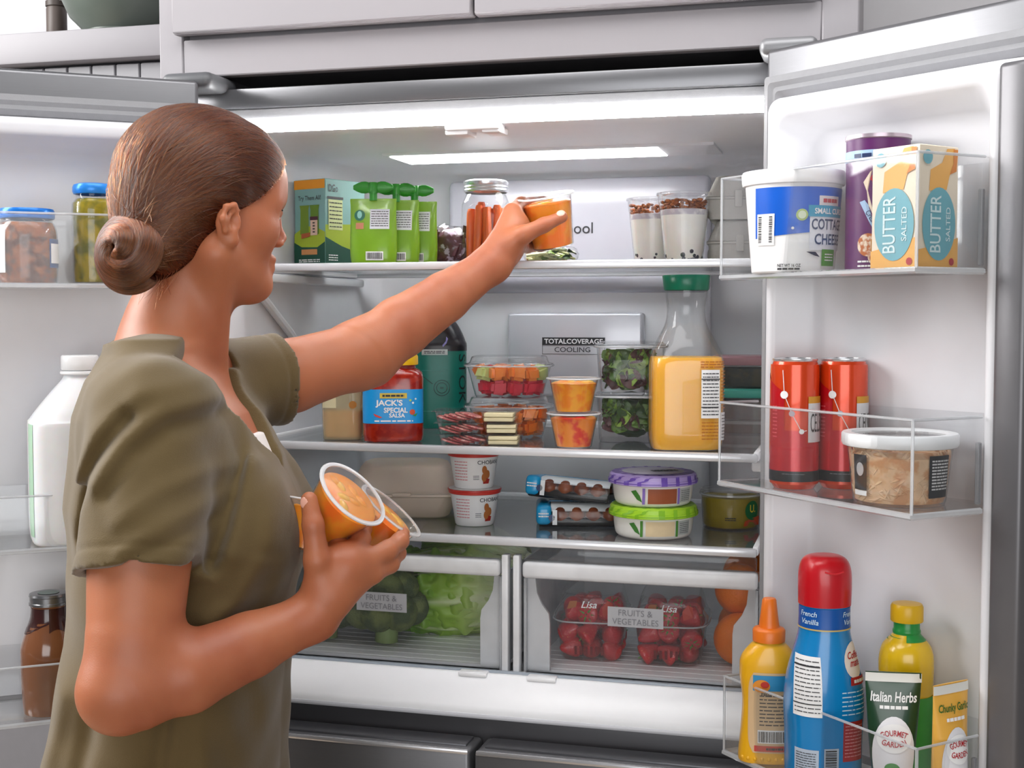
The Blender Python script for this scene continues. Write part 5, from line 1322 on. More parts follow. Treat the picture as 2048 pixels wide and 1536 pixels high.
def sd_cone(x, y, z, a, b, ra, rb):
    v = b - a; L = float(v @ v) or 1e-9
    t = np.clip(((x - a[0]) * v[0] + (y - a[1]) * v[1] + (z - a[2]) * v[2]) / L, 0, 1)
    dx, dy, dz = x - a[0] - t * v[0], y - a[1] - t * v[1], z - a[2] - t * v[2]
    return np.sqrt(dx * dx + dy * dy + dz * dz) - (ra + (rb - ra) * t)
def sd_ell(x, y, z, c, r, M3=None):
    x, y, z = x - c[0], y - c[1], z - c[2]
    if M3 is not None: x, y, z = (M3[i][0] * x + M3[i][1] * y + M3[i][2] * z for i in range(3))
    p, q, w = x / r[0], y / r[1], z / r[2]
    k0 = np.sqrt(p * p + q * q + w * w); k1 = np.sqrt((p / r[0]) ** 2 + (q / r[1]) ** 2 + (w / r[2]) ** 2) + 1e-9
    return k0 * (k0 - 1) / k1

def surface_nets(D, lo, h):
    S = D < 0; n = D.shape
    c = np.zeros((n[0] - 1, n[1] - 1, n[2] - 1), np.int8)
    for i in (0, 1):
        for j in (0, 1):
            for k in (0, 1): c += S[i:n[0] - 1 + i, j:n[1] - 1 + j, k:n[2] - 1 + k]
    act = np.argwhere((c > 0) & (c < 8)); idx = np.full(c.shape, -1, np.int32); idx[tuple(act.T)] = np.arange(len(act))
    P = np.zeros((len(act), 3)); W = np.zeros(len(act))
    cor = [(i, j, k) for i in (0, 1) for j in (0, 1) for k in (0, 1)]
    val = {q: D[act[:, 0] + q[0], act[:, 1] + q[1], act[:, 2] + q[2]].astype(float) for q in cor}
    for q in cor:
        for ax in range(3):
            if q[ax] == 0:
                r = list(q); r[ax] = 1; r = tuple(r); a, b = val[q], val[r]; m = (a < 0) != (b < 0)
                t = np.where(m, a / np.where(a == b, 1, a - b), 0)
                for d in range(3): P[:, d] += np.where(m, q[d] + (t if d == ax else 0), 0)
                W += m
    P = (act + P / W[:, None]) * h + lo
    F = []
    for ax in range(3):
        b, c_ = (ax + 1) % 3, (ax + 2) % 3
        sl0 = [slice(None)] * 3; sl1 = [slice(None)] * 3; sl0[ax] = slice(0, -1); sl1[ax] = slice(1, None)
        e = np.argwhere(S[tuple(sl0)] != S[tuple(sl1)])
        e = e[(e[:, b] > 0) & (e[:, c_] > 0) & (e[:, b] < n[b] - 1) & (e[:, c_] < n[c_] - 1)]
        fl = S[tuple(e.T)]
        def cell(db, dc):
            q = e.copy(); q[:, b] += db; q[:, c_] += dc; return idx[tuple(q.T)]
        Q = np.stack([cell(-1, -1), cell(0, -1), cell(0, 0), cell(-1, 0)], 1)
        Q[~fl] = Q[~fl][:, ::-1]; F.append(Q)
    return P, np.concatenate(F)

# head frame
HS = .935; HC = V3(*(0.0239, 0.01, 1.5464)); PHI = R_(35); PIT = R_(-4)
_f = V3(math.cos(PHI) * math.cos(PIT), math.sin(PHI) * math.cos(PIT), math.sin(PIT)); _l = V3(-math.sin(PHI), math.cos(PHI), 0); _u = np.cross(_f, _l)
HM = np.stack([_f, _l, _u])                       # rows: forward, left, up
H = lambda x, y, z: HC + (_f * x + _l * y + _u * z) * HS

SKIN = M('skin', '#b56f4c', .46, var=.07, scale=22, sss=.35, sssr=(1, .42, .25), bump=.08, bscale=700, color2='#a0563a', c2scale=7, c2lo=.45, c2hi=.75)
bf = Field((-.20, -.32, .80), (.52, .56, 1.70), .0026)
def hell(c, r, k=.012, mode='add', M3=None): bf.ell(c, tuple(q * HS for q in r), k, mode, M3)
def hcone(a, b, ra, rb, k=.012, mode='add'): bf.cone(a, b, ra * HS, rb * HS, k, mode)
def hchain(p, r, k=.012): bf.chain(p, [q * HS for q in r], k)
# head
hell(H(-.008, 0, .045), (.097, .074, .080), .02, M3=HM)
hell(H(.030, 0, -.022), (.056, .056, .084), .03, M3=HM)
hell(H(.066, 0, .048), (.031, .052, .040), .03, M3=HM)
for s_ in (-1, 1):
    hcone(H(.002, .050 * s_, -.048), H(.064, .012 * s_, -.083), .019, .014, .03)
    hell(H(.052, .042 * s_, -.014), (.024, .020, .020), .03, M3=HM)
    hcone(H(.082, .012 * s_, .026), H(.066, .046 * s_, .024), .010, .009, .02)
    hell(H(.092, .031 * s_, .007), (.012, .015, .008), .014, 'sub', M3=HM)
    hell(H(.0765, .0315 * s_, .0105), (.0128, .0135, .0085), .005, M3=HM)
    hell(H(.0945, .0085 * s_, -.0255), (.009, .0060, .0052), .008, M3=HM)
hell(H(.0755, 0, -.081), (.0150, .0155, .0140), .02, M3=HM)
hchain([H(.084, 0, .022), H(.0945, 0, .002), H(.1045, 0, -.0160)], [.0058, .0060, .0070], .012)
hell(H(.0875, 0, -.0465), (.0085, .018, .0060), .010, M3=HM)
hell(H(.0862, 0, -.0590), (.0085, .015, .0060), .010, M3=HM)
hell(H(.1005, 0, -.0530), (.004, .016, .0009), .003, 'sub', M3=HM)
# ears
for s_ in (-1, 1):
    a_ = R_(24) * s_; E3 = np.array([[math.cos(a_), math.sin(a_), 0], [-math.sin(a_), math.cos(a_), 0], [0, 0, 1]]) @ HM
    hell(H(-.001, .0755 * s_, -.013), (.0150, .0065, .0225), .006, M3=E3)
    hell(H(.0035, .0865 * s_, -.010), (.0085, .0085, .0120), .0035, 'sub', M3=E3)
    hcone(H(.0110, .0765 * s_, -.008), H(.0115, .0755 * s_, -.017), .0036, .0036, .004)
    hell(H(.006, .0765 * s_, -.0335), (.0080, .0056, .0075), .006, M3=E3)
    hchain([H(.011, .0770 * s_, .003), H(.003, .0815 * s_, .0085), H(-.008, .0850 * s_, .005), H(-.0125, .0855 * s_, -.010), H(-.007, .0825 * s_, -.025)], [.0028, .0030, .0032, .0032, .003], .0035)
    hchain([H(.002, .0815 * s_, .0005), H(-.0055, .0830 * s_, -.010), H(-.001, .0805 * s_, -.022)], [.002, .0022, .002], .003)
# neck, upper chest
bf.cone((0.0132, 0.005, 1.4946), (-0.0139, 0.015, 1.4181), .046, .0525, .025)
bf.cone((-0.0139, 0.015, 1.4181), (-0.0261, 0.02, 1.3644), .0525, .062, .03)
bf.cone((-0.0289, 0.02, 1.3793), (-0.014, -0.1, 1.3364), .040, .036, .04)
bf.cone((-0.0285, 0.03, 1.379), (0.0161, 0.11, 1.3448), .040, .036, .04)
bf.cone(H(-.004, -.052, -.05), (0.0329, 0.015, 1.3616), .0155, .010, .02)
TZ = A([.64, .92, 1.05, 1.15, 1.21, 1.265, 1.315, 1.355, 1.385])
TC = A([-.030, -.024, -.008, -.001, -.003, -.008, -.018, -.030, -.036])
TX = A([.146, .138, .129, .130, .131, .121, .103, .078, .050])
TY = A([.176, .170, .158, .160, .162, .160, .154, .125, .075])
def torso(off, ztop=1.39, zbot=.7):
    def fn(x, y, z):
        zz = z + 0 * x; c = np.interp(z, TZ, TC); rx = np.interp(z, TZ, TX) - off; ry = np.interp(z, TZ, TY) - off
        q = np.sqrt(((x - c) / rx) ** 2 + (y / ry) ** 2); d = (q - 1) * np.minimum(rx, ry) * .92
        return np.maximum(np.maximum(d, z - ztop + 0 * d), zbot - z + 0 * d).astype(np.float32)
    return fn
bf.put(torso(.014, 1.375, .80), (-.2, -.2, .78), (.2, .2, 1.40), .03)
# near (right) arm
SR, ER, WR = A((-0.0045, -0.135, 1.3198)), A((-0.0115, -0.225, 1.0498)), A((0.1702, -0.135, 1.1039))
bf.chain([SR, A((-0.0033, -0.18, 1.1948)), A((-0.0035, -0.21, 1.0939)), ER], [.052, .0545, .0475, .041], .02)
bf.cone((-0.0141, -0.225, 1.0446), (-0.0188, -0.23, 1.041), .034, .024, .02)
bf.chain([ER, A((0.047, -0.2, 1.0598)), A((0.1065, -0.165, 1.0797)), WR], [.041, .0420, .0345, .0240], .02)
# near hand, back towards the viewer
bf.chain([WR, A((0.1871, -0.13, 1.1313)), A((0.2029, -0.125, 1.155))], [.0235, .026, .025], .02)
K = [A((0.1931, -0.125, 1.1633)), A((0.2102, -0.122, 1.1671)), A((0.2247, -0.115, 1.1602)), A((0.2312, -0.11, 1.1459))]
for kk, q in zip(K, (.0125, .0130, .0125, .0115)): bf.cone(A((0.187, -0.13, 1.1258)), kk, .018, q, .014)
bf.chain([A((0.178, -0.135, 1.1296)), A((0.1755, -0.145, 1.167)), A((0.1715, -0.145, 1.2049)), A((0.1663, -0.138, 1.2309))], [.0190, .0140, .0112, .0092], .010)
bf.chain([K[1], A((0.217, -0.095, 1.1811)), A((0.2155, -0.062, 1.1869)), A((0.2082, -0.038, 1.1899))], [.0128, .0102, .0092, .008], .005)
bf.chain([K[0], A((0.1927, -0.105, 1.1751)), A((0.1914, -0.07, 1.1756)), A((0.1921, -0.04, 1.1751))], [.0125, .0102, .009, .008], .005)
bf.chain([K[2], A((0.247, -0.095, 1.1688)), A((0.2581, -0.068, 1.1742)), A((0.2593, -0.042, 1.1777))], [.0128, .0104, .0094, .0080], .005)
bf.chain([K[3], A((0.2482, -0.085, 1.1511)), A((0.2546, -0.055, 1.158)), A((0.2526, -0.032, 1.1632))], [.0115, .0096, .0085, .0074], .005)
# far (left) arm
SL, EL, WL = A((0.0226, 0.115, 1.3426)), A((0.1829, 0.245, 1.3781)), A((0.3568, 0.355, 1.5043))
bf.chain([SL, A((0.0944, 0.17, 1.3502)), EL], [.046, .0480, .0425], .02)
bf.cone((0.178, 0.24, 1.3715), (0.1745, 0.235, 1.3676), .037, .03, .03)
bf.chain([EL, A((0.2294, 0.278, 1.4126)), A((0.29, 0.318, 1.4554)), WL], [.0425, .0425, .0355, .0250], .02)
bf.chain([WL, A((0.3763, 0.37, 1.5331)), A((0.3894, 0.385, 1.558))], [.0250, .025, .023], .02)
K = [A((0.385, 0.39, 1.581)), A((0.3924, 0.405, 1.566)), A((0.3969, 0.41, 1.5486)), A((0.3969, 0.41, 1.5323))]
for kk, q in zip(K, (.0128, .0128, .012, .011)): bf.cone(A((0.3734, 0.365, 1.5256)), kk, .018, q, .015)
bf.chain([A((0.3677, 0.355, 1.5222)), A((0.4008, 0.347, 1.5448)), A((0.431, 0.35, 1.5593)), A((0.4573, 0.36, 1.5715))], [.0185, .0132, .0104, .0084], .010)
for kk, (p1, p2, p3), q in zip(K, (((0.3985, 0.435, 1.5965), (0.4264, 0.476, 1.6045), (0.4529, 0.488, 1.601)), ((0.4047, 0.45, 1.5767), (0.432, 0.484, 1.5823), (0.4576, 0.488, 1.5795)), ((0.4077, 0.45, 1.5526), (0.432, 0.482, 1.5561), (0.4544, 0.484, 1.5562)), ((0.4076, 0.44, 1.5324), (0.4279, 0.47, 1.5355), (0.4449, 0.476, 1.5373))), (.0112, .0112, .0105, .0095)):
    bf.chain([kk, A(p1), A(p2), A(p3)], [q * 1.08, q * .92, q * .84, q * .74], .005)
obj('body', bf.mesh('body'), SKIN, woman, smooth=0)
del bf

# nails
NAIL = M('nail', '#e3a894', .25, coat=.4)
def nail(p, d, up, r=.0055):
    d, up = Vector(d).normalized(), Vector(up).normalized(); w = d.cross(up)
    mb = MB().sphere((0, 0, 0), 1, 12, 8)
    mb.v = [tuple(Vector(p) + d * q[0] * r * 1.3 + w * q[1] * r + up * q[2] * .0014) for q in mb.v]
    obj('thumbnail', mb, NAIL, woman, smooth=180)
nail(A((0.4551, 0.36, 1.5722)) + V3(0, -.0068, .004), A((0.4573, 0.36, 1.5715)) - A((0.431, 0.35, 1.5593)), (.0, -.85, .5))
nail(A((0.1663, -0.138, 1.2288)) + V3(-.004, -.0078, .0), A((0.1663, -0.138, 1.2309)) - A((0.1715, -0.145, 1.2049)), (-.35, -.93, .1), .0052)
# eyes, brows and lashes
EYE = M('eye_white', '#e8e2de', .15, coat=.6); IRIS = M('iris_dark', '#2a1c14', .15)
for s_ in (-1, 1):
    e = obj('eye', MB().sphere(tuple(H(.0745, .0315 * s_, .007)), .0116, 18, 12), EYE, woman, smooth=180)
    mb = MB().sphere((0, 0, 0), 1, 14, 8); mb.v = [tuple(H(.0745 + .0098 + q[0] * .0026, .0315 * s_ + q[1] * .0055, .009 + q[2] * .0055)) for q in mb.v]
    obj('iris', mb, IRIS, e, smooth=180)
    obj('eyelashes', MB().tube([tuple(H(.0865 - .0001 * k * k, (.020 + .0045 * k) * s_, .0135 + .0022 * math.sin(k * .55))) for k in range(7)], [.0006, .0012, .0014, .0014, .0013, .0012, .0006], 6), M('lash', '#1c120e', .6), woman)
    obj('eyebrow', MB().tube([tuple(H(.0905 - .00045 * k * k, (.012 + .0058 * k) * s_, .0315 + .004 * math.sin(k * .5))) for k in range(7)], [.001, .0022, .0024, .0023, .002, .0016, .0008], 6), M('brow', '#5c3a28', .7), woman)

# ---- clothes
SHIRT = M('tshirt_olive', '#5f4d29', .85, var=.07, scale=30, bump=.25, bscale=900, sheen=.25)
sf = Field((-.26, -.32, .64), (.26, .36, 1.45), .0032)
sf.put(torso(0, 1.392, .66), (-.2, -.2, .66), (.2, .2, 1.40), .03)
sf.ell((.085, -.072, 1.175), (.050, .058, .062), .05); sf.ell((.085, .078, 1.180), (.050, .058, .062), .05)
sf.cone((-0.0238, 0.0, 1.3594), (-0.0059, -0.12, 1.3235), .052, .058, .05)
sf.cone((-0.0255, 0.04, 1.3563), (0.015, 0.115, 1.3401), .050, .052, .05)
SA, SB = A((-0.0054, -0.132, 1.3196)), A((-0.0013, -0.185, 1.161))
SC_, SD = A((0.0226, 0.115, 1.3414)), A((0.0795, 0.165, 1.3465))
# sleeves: cut straight at their hems and hollow round the arms
vn, vm = SB - SA, SD - SC_
def sleeve(a, b, ra, rb, hol, depth):
    v = b - a; un = v / np.linalg.norm(v)
    def fn(x, y, z):
        d = sd_cone(x, y, z, a, b + v * .2, ra, rb); t_ = (x - b[0]) * un[0] + (y - b[1]) * un[1] + (z - b[2]) * un[2]
        d = np.maximum(d, t_); return np.maximum(d, -np.maximum(sd_cone(x, y, z, b - v * .5, b + v * .5, hol, hol), -t_ - depth))
    sf.put(fn, np.minimum(a, b) - max(ra, rb), np.maximum(a, b) + max(ra, rb), .012)
sleeve(SA, SB, .0660, .0705, .0575, .008)
sleeve(SC_, SD, .0555, .0600, .0515, .009)
# hanging folds: soft ridges (+) and creases (-) along lines in the cloth
def fold(pts, amp, wid, ymax=-.06):
    pts = [A(p, float) for p in pts]; m = wid * 2.6
    for p in pts: p[1] = 0
    lo, hi = np.min(pts, 0) - m, np.max(pts, 0) + m; lo[1], hi[1] = -.33, ymax
    sl, X = sf.win(lo, hi); d = None
    for a, b in zip(pts, pts[1:]):
        e = sd_cone(X[0], 0 * X[1], X[2], a, b, 0, 0); d = e if d is None else np.minimum(d, e)
    w = np.clip((ymax - X[1]) / .03, 0, 1)
    sf.d[sl] -= (amp * np.exp(-(d / wid) ** 2) * w).astype(np.float32)
fold([(0.0745, -0.185, 1.342), (0.0305, -0.205, 1.333), (-0.0109, -0.205, 1.3023), (-0.0409, -0.185, 1.2586)], .008, .013)
fold([(0.0712, -0.205, 1.3253), (0.0278, -0.215, 1.3134), (-0.0021, -0.215, 1.2854), (-0.0261, -0.2, 1.2476)], -.006, .010)
fold([(0.0534, -0.15, 1.3583), (0.0032, -0.18, 1.3494), (-0.0442, -0.155, 1.3081), (-0.0718, -0.13, 1.257)], .006, .012)
fold([(-0.011, -0.195, 1.3246), (-0.0453, -0.17, 1.2778), (-0.0717, -0.135, 1.2305), (-0.0818, -0.12, 1.1844)], -.011, .009)
fold([(0.0779, -0.185, 1.3264), (0.0845, -0.185, 1.2638), (0.074, -0.165, 1.2029), (0.0589, -0.15, 1.1626)], -.011, .010)
fold([(0.0889, -0.145, 1.3072), (0.0945, -0.145, 1.2319), (0.0842, -0.13, 1.1752)], .006, .014)
fold([(0.0687, -0.25, 1.2669), (0.0287, -0.258, 1.253), (-0.0127, -0.245, 1.2212)], .0035, .010)
fold([(0.0758, -0.25, 1.237), (0.0386, -0.26, 1.2211), (-0.0042, -0.25, 1.1945)], .0035, .009)
fold([(0.0643, -0.245, 1.2111), (0.0328, -0.258, 1.1985), (0.0021, -0.255, 1.1854)], -.003, .007)
fold([(0.1146, -0.09, 1.1566), (0.0848, -0.11, 1.1159), (0.0616, -0.13, 1.0983)], .006, .013, .03)
fold([(0.1223, -0.07, 1.1642), (0.1049, -0.1, 1.1137), (0.0811, -0.12, 1.0876)], -.005, .011, .03)
fold([(0.0139, -0.16, 1.0081), (0.0068, -0.16, 0.9646), (0.0026, -0.16, 0.8991)], -.007, .010, .03)
fold([(0.05, -0.155, 1.0011), (0.0537, -0.155, 0.9519), (0.0551, -0.155, 0.8971)], .005, .014, .03)
fold([(0.089, -0.135, 1.0169), (0.0937, -0.135, 0.9561), (0.0974, -0.135, 0.8894)], -.005, .011, .03)
fold([(-0.1102, -0.06, 1.0122), (-0.1286, -0.06, 0.9423), (-0.1445, -0.06, 0.8603)], .008, .016, .03)
fold([(-0.0688, -0.11, 1.0039), (-0.0808, -0.11, 0.9476), (-0.0876, -0.11, 0.8797)], -.007, .012, .03)
fold([(0.1116, -0.08, 1.035), (0.1137, -0.08, 0.9662), (0.1099, -0.08, 0.8681)], -.005, .011, .03)
fold([(0.1045, -0.09, 1.2632), (0.1162, -0.08, 1.217), (0.1224, -0.07, 1.1699)], .004, .014, .03)
fold([(0.1194, 0.0, 1.235), (0.1279, 0.0, 1.1993), (0.1287, 0.0, 1.1575)], .003, .014, .03)
# soft cloth unevenness
zz = sf.ax[2][None, None, :]; xx = sf.ax[0][:, None, None]; yy = sf.ax[1][None, :, None]
sf.d += (.0011 * np.sin(46 * xx + 31 * zz + 5 * np.sin(17 * yy + 9 * zz)) + .0009 * np.sin(70 * zz - 52 * yy + 4 * np.sin(21 * xx))).astype(np.float32)
# hem stitching grooves
for c, v, q, rr in ((SA, vn, .885, .085), (SC_, vm, .80, .075)):
    c = c + v * q; un = v / np.linalg.norm(v); sl, X = sf.win(c - .09, c + .09)
    t_ = (X[0] - c[0]) * un[0] + (X[1] - c[1]) * un[1] + (X[2] - c[2]) * un[2]
    r2 = np.sqrt(np.maximum((X[0] - c[0]) ** 2 + (X[1] - c[1]) ** 2 + (X[2] - c[2]) ** 2 - t_ ** 2, 0))
    sf.d[sl] += (.0016 * np.exp(-(t_ / .0028) ** 2) * (r2 < rr)).astype(np.float32)
# neckline: round the neck, deep V at the front
nk = A((-0.0192, 0.018, 1.3943))
sf.put(lambda x, y, z: np.maximum(np.sqrt(((x - nk[0] - .012) / 1.22) ** 2 + (y - nk[1]) ** 2) - .064, 1.372 + 0.11 * (x - nk[0]) * -1 - z), (nk[0] - .1, nk[1] - .1, 1.36), (nk[0] + .1, nk[1] + .1, 1.45), .003, 'sub')
sf.put(lambda x, y, z: np.maximum(np.maximum(1.252 + 1.60 * np.abs(y + .020) - z, .012 - x), np.abs(y + .01) - .085), (.01, -.10, 1.24), (.18, .10, 1.45), .003, 'sub')
obj('t_shirt', sf.mesh('t_shirt'), SHIRT, woman, smooth=0)
del sf
tf = Field((-.05, -.12, 1.12), (.17, .12, 1.34), .003)
tf.put(lambda x, y, z: np.maximum(torso(.0075, 1.292, 1.225)(x, y, z), np.abs(y + .02) - .062), (-.05, -.12, 1.225), (.17, .12, 1.30), .004)
obj('tank_top', tf.mesh('tank_top'), M('tank_white', '#ece6e2', .8, bump=.1, bscale=600), woman, smooth=0)
del tf
lf = Field((-.24, -.24, .06), (.24, .24, .97), .008)
for s_ in (-1, 1): lf.chain([(-.02, .075 * s_, .90), (-.015, .085 * s_, .78), (.01, .095 * s_, .47), (-.02, .10 * s_, .10)], [.080, .086, .062, .050], .03)
lf.ell((-.025, 0, .86), (.105, .14, .085), .04)
obj('jeans', lf.mesh('jeans'), M('denim', '#2f3a52', .8, var=.1, scale=120, bump=.2, bscale=900), woman, smooth=0)
del lf
for s_ in (-1, 1):
    sh_ = Surf(smooth_prof([(0, .052, .125, 2.6), (.018, .053, .126, 2.6), (.03, .046, .118, 2.4), (.06, .042, .085, 2.2), (.09, .045, .055, 2), (.12, .048, .052, 2)], 4), 32).mb()
    obj('shoe', sh_.xf(Matrix.Translation((.02, .10 * s_, 0)) @ Matrix.Rotation(R_(90), 4, 'Z')), M('shoe_dark', '#2b2725', .6), woman)

# ---- hair: a smooth cap, a coiled bun and combed strands
def hair_sdf(P):
    q = (P - HC) @ HM.T / HS; x, y, z = q[..., 0], q[..., 1], q[..., 2]
    a = sd_ell(x, y, z, (-.012, 0, .047), (.1055, .0815, .0885)); b = sd_ell(x, y, z, (.020, 0, .048), (.0835, .0755, .0790)); c = sd_ell(x, y, z, (-.045, 0, .005), (.072, .070, .072))
    d = np.minimum(np.minimum(a, b), c); h_ = np.maximum(.02 - np.abs(np.minimum(a, b) - c), 0) / .02
    d = d - h_ * h_ * .005; e = sd_ell(x, y, z, (-.060, 0, -.042), (.044, .055, .046)); h_ = np.maximum(.03 - np.abs(d - e), 0) / .03
    return (np.minimum(d, e) - h_ * h_ * .0075) * HS
HZ = A([-.13, -.098, -.080, -.060, -.035, -.016, .002, .010, .022, .040, .077, .100, .13]); HX = A([-.11, -.072, -.050, -.032, -.018, -.006, .012, .026, .042, .060, .090, .105, .12])
hf = Field(tuple(HC - .15), tuple(HC + .15), .003)
X = np.meshgrid(*hf.ax, indexing='ij'); PP = np.stack(X, -1); q = (PP - HC) @ HM.T / HS
cut = q[..., 0] - np.interp(q[..., 2], HZ, HX)
hd = hair_sdf(PP) - .0005
hf.d = np.maximum(hd, cut * .8).astype(np.float32); del PP, q, X, hd, cut
HAIRB = M('hair_base', '#33130a', .6, var=.2, scale=60, spec=.1)
hair = obj('hair', hf.mesh('hair'), HAIRB, woman, smooth=0); del hf
BUN = H(-.102, -.022, -.056)
# the bun: one thick rope of hair wound into a coil
bax = -_f * .80 - _l * .52 + _u * .10; bax /= np.linalg.norm(bax); be1 = np.cross(bax, _u); be1 /= np.linalg.norm(be1); be2 = np.cross(bax, be1)
def coil(s_):
    s_ = np.asarray(s_); r = np.interp(s_, [0, .42, .75, 1], [.0300, .0265, .0120, .0030]); hgt = np.interp(s_, [0, .42, .75, 1], [-.010, .004, .016, .018]); th = -2 * np.pi * 2.15 * s_ + 2.4
    return BUN + r[..., None] * (np.cos(th)[..., None] * be1 + np.sin(th)[..., None] * be2) + hgt[..., None] * bax
cr_ = lambda s_: np.interp(s_, [0, .1, .5, .8, 1], [.0135, .0165, .0160, .0135, .0095])
sc0 = np.linspace(0, 1, 90); bun = obj('hair_bun', MB().tube([tuple(p) for p in coil(sc0)], [float(cr_(q) * .90) for q in sc0], 14).sphere(tuple(BUN - bax * .012), .024, 20, 14), HAIRB, woman, smooth=180)

def hair_mat():
    m = bpy.data.materials.new('hair_strands'); m.use_nodes = True; nt = m.node_tree; N = nt.nodes; L = nt.links
    N.remove(N['Principled BSDF']); hb = N.new('ShaderNodeBsdfHairPrincipled'); hb.parametrization = 'COLOR'
    hi = N.new('ShaderNodeHairInfo'); mx = N.new('ShaderNodeMix'); mx.data_type = 'RGBA'
    mx.inputs[6].default_value = lin('#3c1408') + (1,); mx.inputs[7].default_value = lin('#8a3c1c') + (1,)
    L.new(hi.outputs['Random'], mx.inputs[0]); L.new(mx.outputs[2], hb.inputs['Color'])
    hb.inputs['Roughness'].default_value = .22; hb.inputs['Radial Roughness'].default_value = .35
    L.new(hb.outputs[0], N['Material Output'].inputs['Surface']); return m
HSTR = hair_mat()
def strands(name, P, r, parent):
    """P: (n, k, 3) points of n strands."""
    n, k, _ = P.shape
    cu = bpy.data.hair_curves.new(name); cu.add_curves([k] * n)
    cu.attributes['position'].data.foreach_set('vector', P.astype(np.float32).ravel())
    ra = cu.attributes.get('radius') or cu.attributes.new('radius', 'FLOAT', 'POINT')
    tp = np.interp(np.linspace(0, 1, k), [0, .06, .9, 1], [.5, 1, 1, .6]); ra.data.foreach_set('value', np.tile(tp * r, n).astype(np.float32))
    cu.materials.append(HSTR)
    o = bpy.data.objects.new(name, cu); COL.objects.link(o); o.parent = parent; o['kind'] = 'stuff'
    return o
rg = np.random.default_rng(3)
# starts along the hairline, both sides and over the forehead, then combed to the bun
n, k = 9000, 18
tz = rg.uniform(0, 1, n); side = np.where(rg.random(n) < .62, -1., 1.)
zs = np.interp(tz, [0, .22, .42, .60, .8, 1], [-.092, -.055, .0, .030, .075, .112]); xs = np.interp(zs, HZ, HX) - rg.uniform(.0, .016, n)
c0 = A([-.012, 0, .035])
def on_surface(Q):
    """push head-frame points radially from c0 to the hair surface"""
    dirs = Q - c0; dirs /= np.linalg.norm(dirs, axis=-1, keepdims=True) + 1e-9
    lo = np.full(Q.shape[:-1], .02); hi = np.full(Q.shape[:-1], .16)
    for _ in range(22):
        m = (lo + hi) / 2; W = HC + HS * (c0 + dirs * m[..., None]) @ HM
        ins = hair_sdf(W) < 0; lo = np.where(ins, m, lo); hi = np.where(ins, hi, m)
    return c0 + dirs * m[..., None], dirs
ys = side * np.interp(zs, [-.095, -.04, 0, .04, .075, .10, .112], [.035, .064, .074, .068, .046, .02, .0]) * np.where(zs > .07, rg.uniform(.0, 1.15, n), rg.uniform(.9, 1.1, n))
P0, _ = on_surface(np.stack([xs, ys, zs], -1))
E0 = A([-.092, -.016, -.036]) + rg.normal(0, 1, (n, 3)) * A([.004, .014, .014])
t = np.linspace(0, 1, k)[None, :, None]
lift = np.sin(np.pi * t) * .02
Q = P0[:, None] * (1 - t) + E0[:, None] * t
# great-circle style sweep, raised over the crown for strands that start high
Q[..., 2] += (np.sin(np.pi * t[..., 0]) * np.interp(zs, [-.08, .0, .05, .112], [-.004, .020, .045, .075])[:, None])
Q[..., 1] += np.sin(np.pi * t[..., 0]) * (side * np.interp(zs, [-.08, .05, .09, .112], [.02, .028, .018, .0]))[:, None]
Qs, dirs = on_surface(Q)
band = np.sin(xs * 180 + zs * 90)[:, None] * np.sin(np.pi * t[..., 0])
w = np.clip((t[..., 0] - .86) / .14, 0, 1)[..., None]
Qs = Qs + dirs * (rg.uniform(-.0008, .0014, (n, 1, 1)) + .0007 * band[..., None])
Qs = Qs * (1 - w) + (E0[:, None] + (Qs - E0[:, None]) * .35) * w
strands('hair_strands', HC + HS * Qs @ HM, .00042, hair)
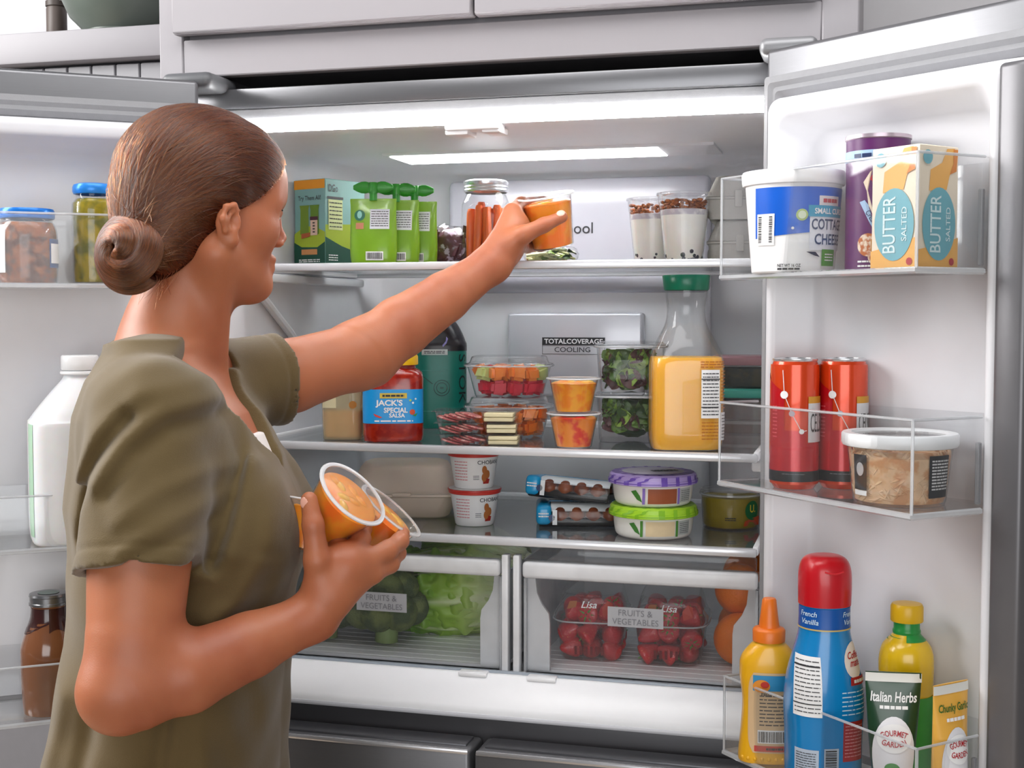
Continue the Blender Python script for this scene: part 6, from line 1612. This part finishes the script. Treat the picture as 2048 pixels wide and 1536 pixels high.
# bun: strands twist along the coil
nb, kb = 3200, 64
s3 = np.linspace(0, 1, kb); Pc = coil(s3); Tg = np.gradient(Pc, axis=0); Tg /= np.linalg.norm(Tg, axis=1, keepdims=True)
Nr = bax[None] - Tg * (Tg @ bax)[:, None]; Nr /= np.linalg.norm(Nr, axis=1, keepdims=True); Bn = np.cross(Tg, Nr)
ps = rg.uniform(0, 2 * np.pi, nb)[:, None] + 5.0 * s3[None] + .25 * np.sin(14 * s3[None] + rg.uniform(0, 6, (nb, 1)))
ro = np.sqrt(rg.uniform(.70, 1.25, (nb, 1))) * cr_(s3)[None] * (1 + .05 * np.sin(3 * ps))
Bq = Pc[None] + ro[..., None] * (np.cos(ps)[..., None] * Nr[None] + np.sin(ps)[..., None] * Bn[None])
strands('bun_strands', Bq, .00042, bun)
# loose wisps at the nape
nw = 60; wq = np.stack([rg.uniform(-.075, -.045, nw), rg.uniform(-.05, .03, nw), rg.uniform(-.085, -.07, nw)], -1)
tt_ = np.linspace(0, 1, 8)[None, :, None]; Wd = wq[:, None] + tt_ * (A([-.012, 0, -.022]) + rg.normal(0, .006, (nw, 1, 3))) + tt_ ** 2 * rg.normal(0, .006, (nw, 1, 3))
strands('nape_wisps', HC + HS * Wd @ HM, .0002, hair)

# ---- the cups in her hands
def held_cup(label, p, axis, **kw):
    ax = PMW.to_3x3() @ Vector(axis).normalized(); base = PMW @ Vector(p)
    return fruit_cup(label, base, ORFR, rot=ax.to_track_quat('Z', 'Y').to_euler(), group='orange fruit cups in her hands', **kw)
ORFR = [M('mandarin', '#ff9a14', .28, var=.08, scale=40, color2='#ff7a06', c2scale=30, sss=.4, sssr=(1, .4, .05)), M('mandarin2', '#ffb63a', .28, sss=.4, sssr=(1, .4, .05))]
kw = dict(h=.055, r0=.029, r1=.0405)
a1 = V3(.66, -.30, .69); a1 /= np.linalg.norm(a1)
held_cup('orange fruit cup gripped by the thumb, nearest in the lowered hand', A((0.2091, -0.105, 1.2329)) - a1 * .055, a1, **kw)
a2 = V3(.66, -.05, .75); a2 /= np.linalg.norm(a2)
held_cup('orange fruit cup behind the nearest one, resting on the fingers', A((0.2431, -0.015, 1.2003)) - a2 * .055, a2, **kw)
a3 = V3(.20, .25, .94); a3 /= np.linalg.norm(a3)
held_cup('orange fruit cup peeping out beside the thumb, against the shirt', A((0.1586, -0.03, 1.2096)) - a3 * .055, a3, **kw)
a4 = V3(-.16, -.18, .97); a4 /= np.linalg.norm(a4)
held_cup('orange fruit cup raised in the outstretched hand by the top shelf', A((0.4349, 0.418, 1.6069)) - a4 * .077, a4, h=.077, r0=.031, r1=.0385)
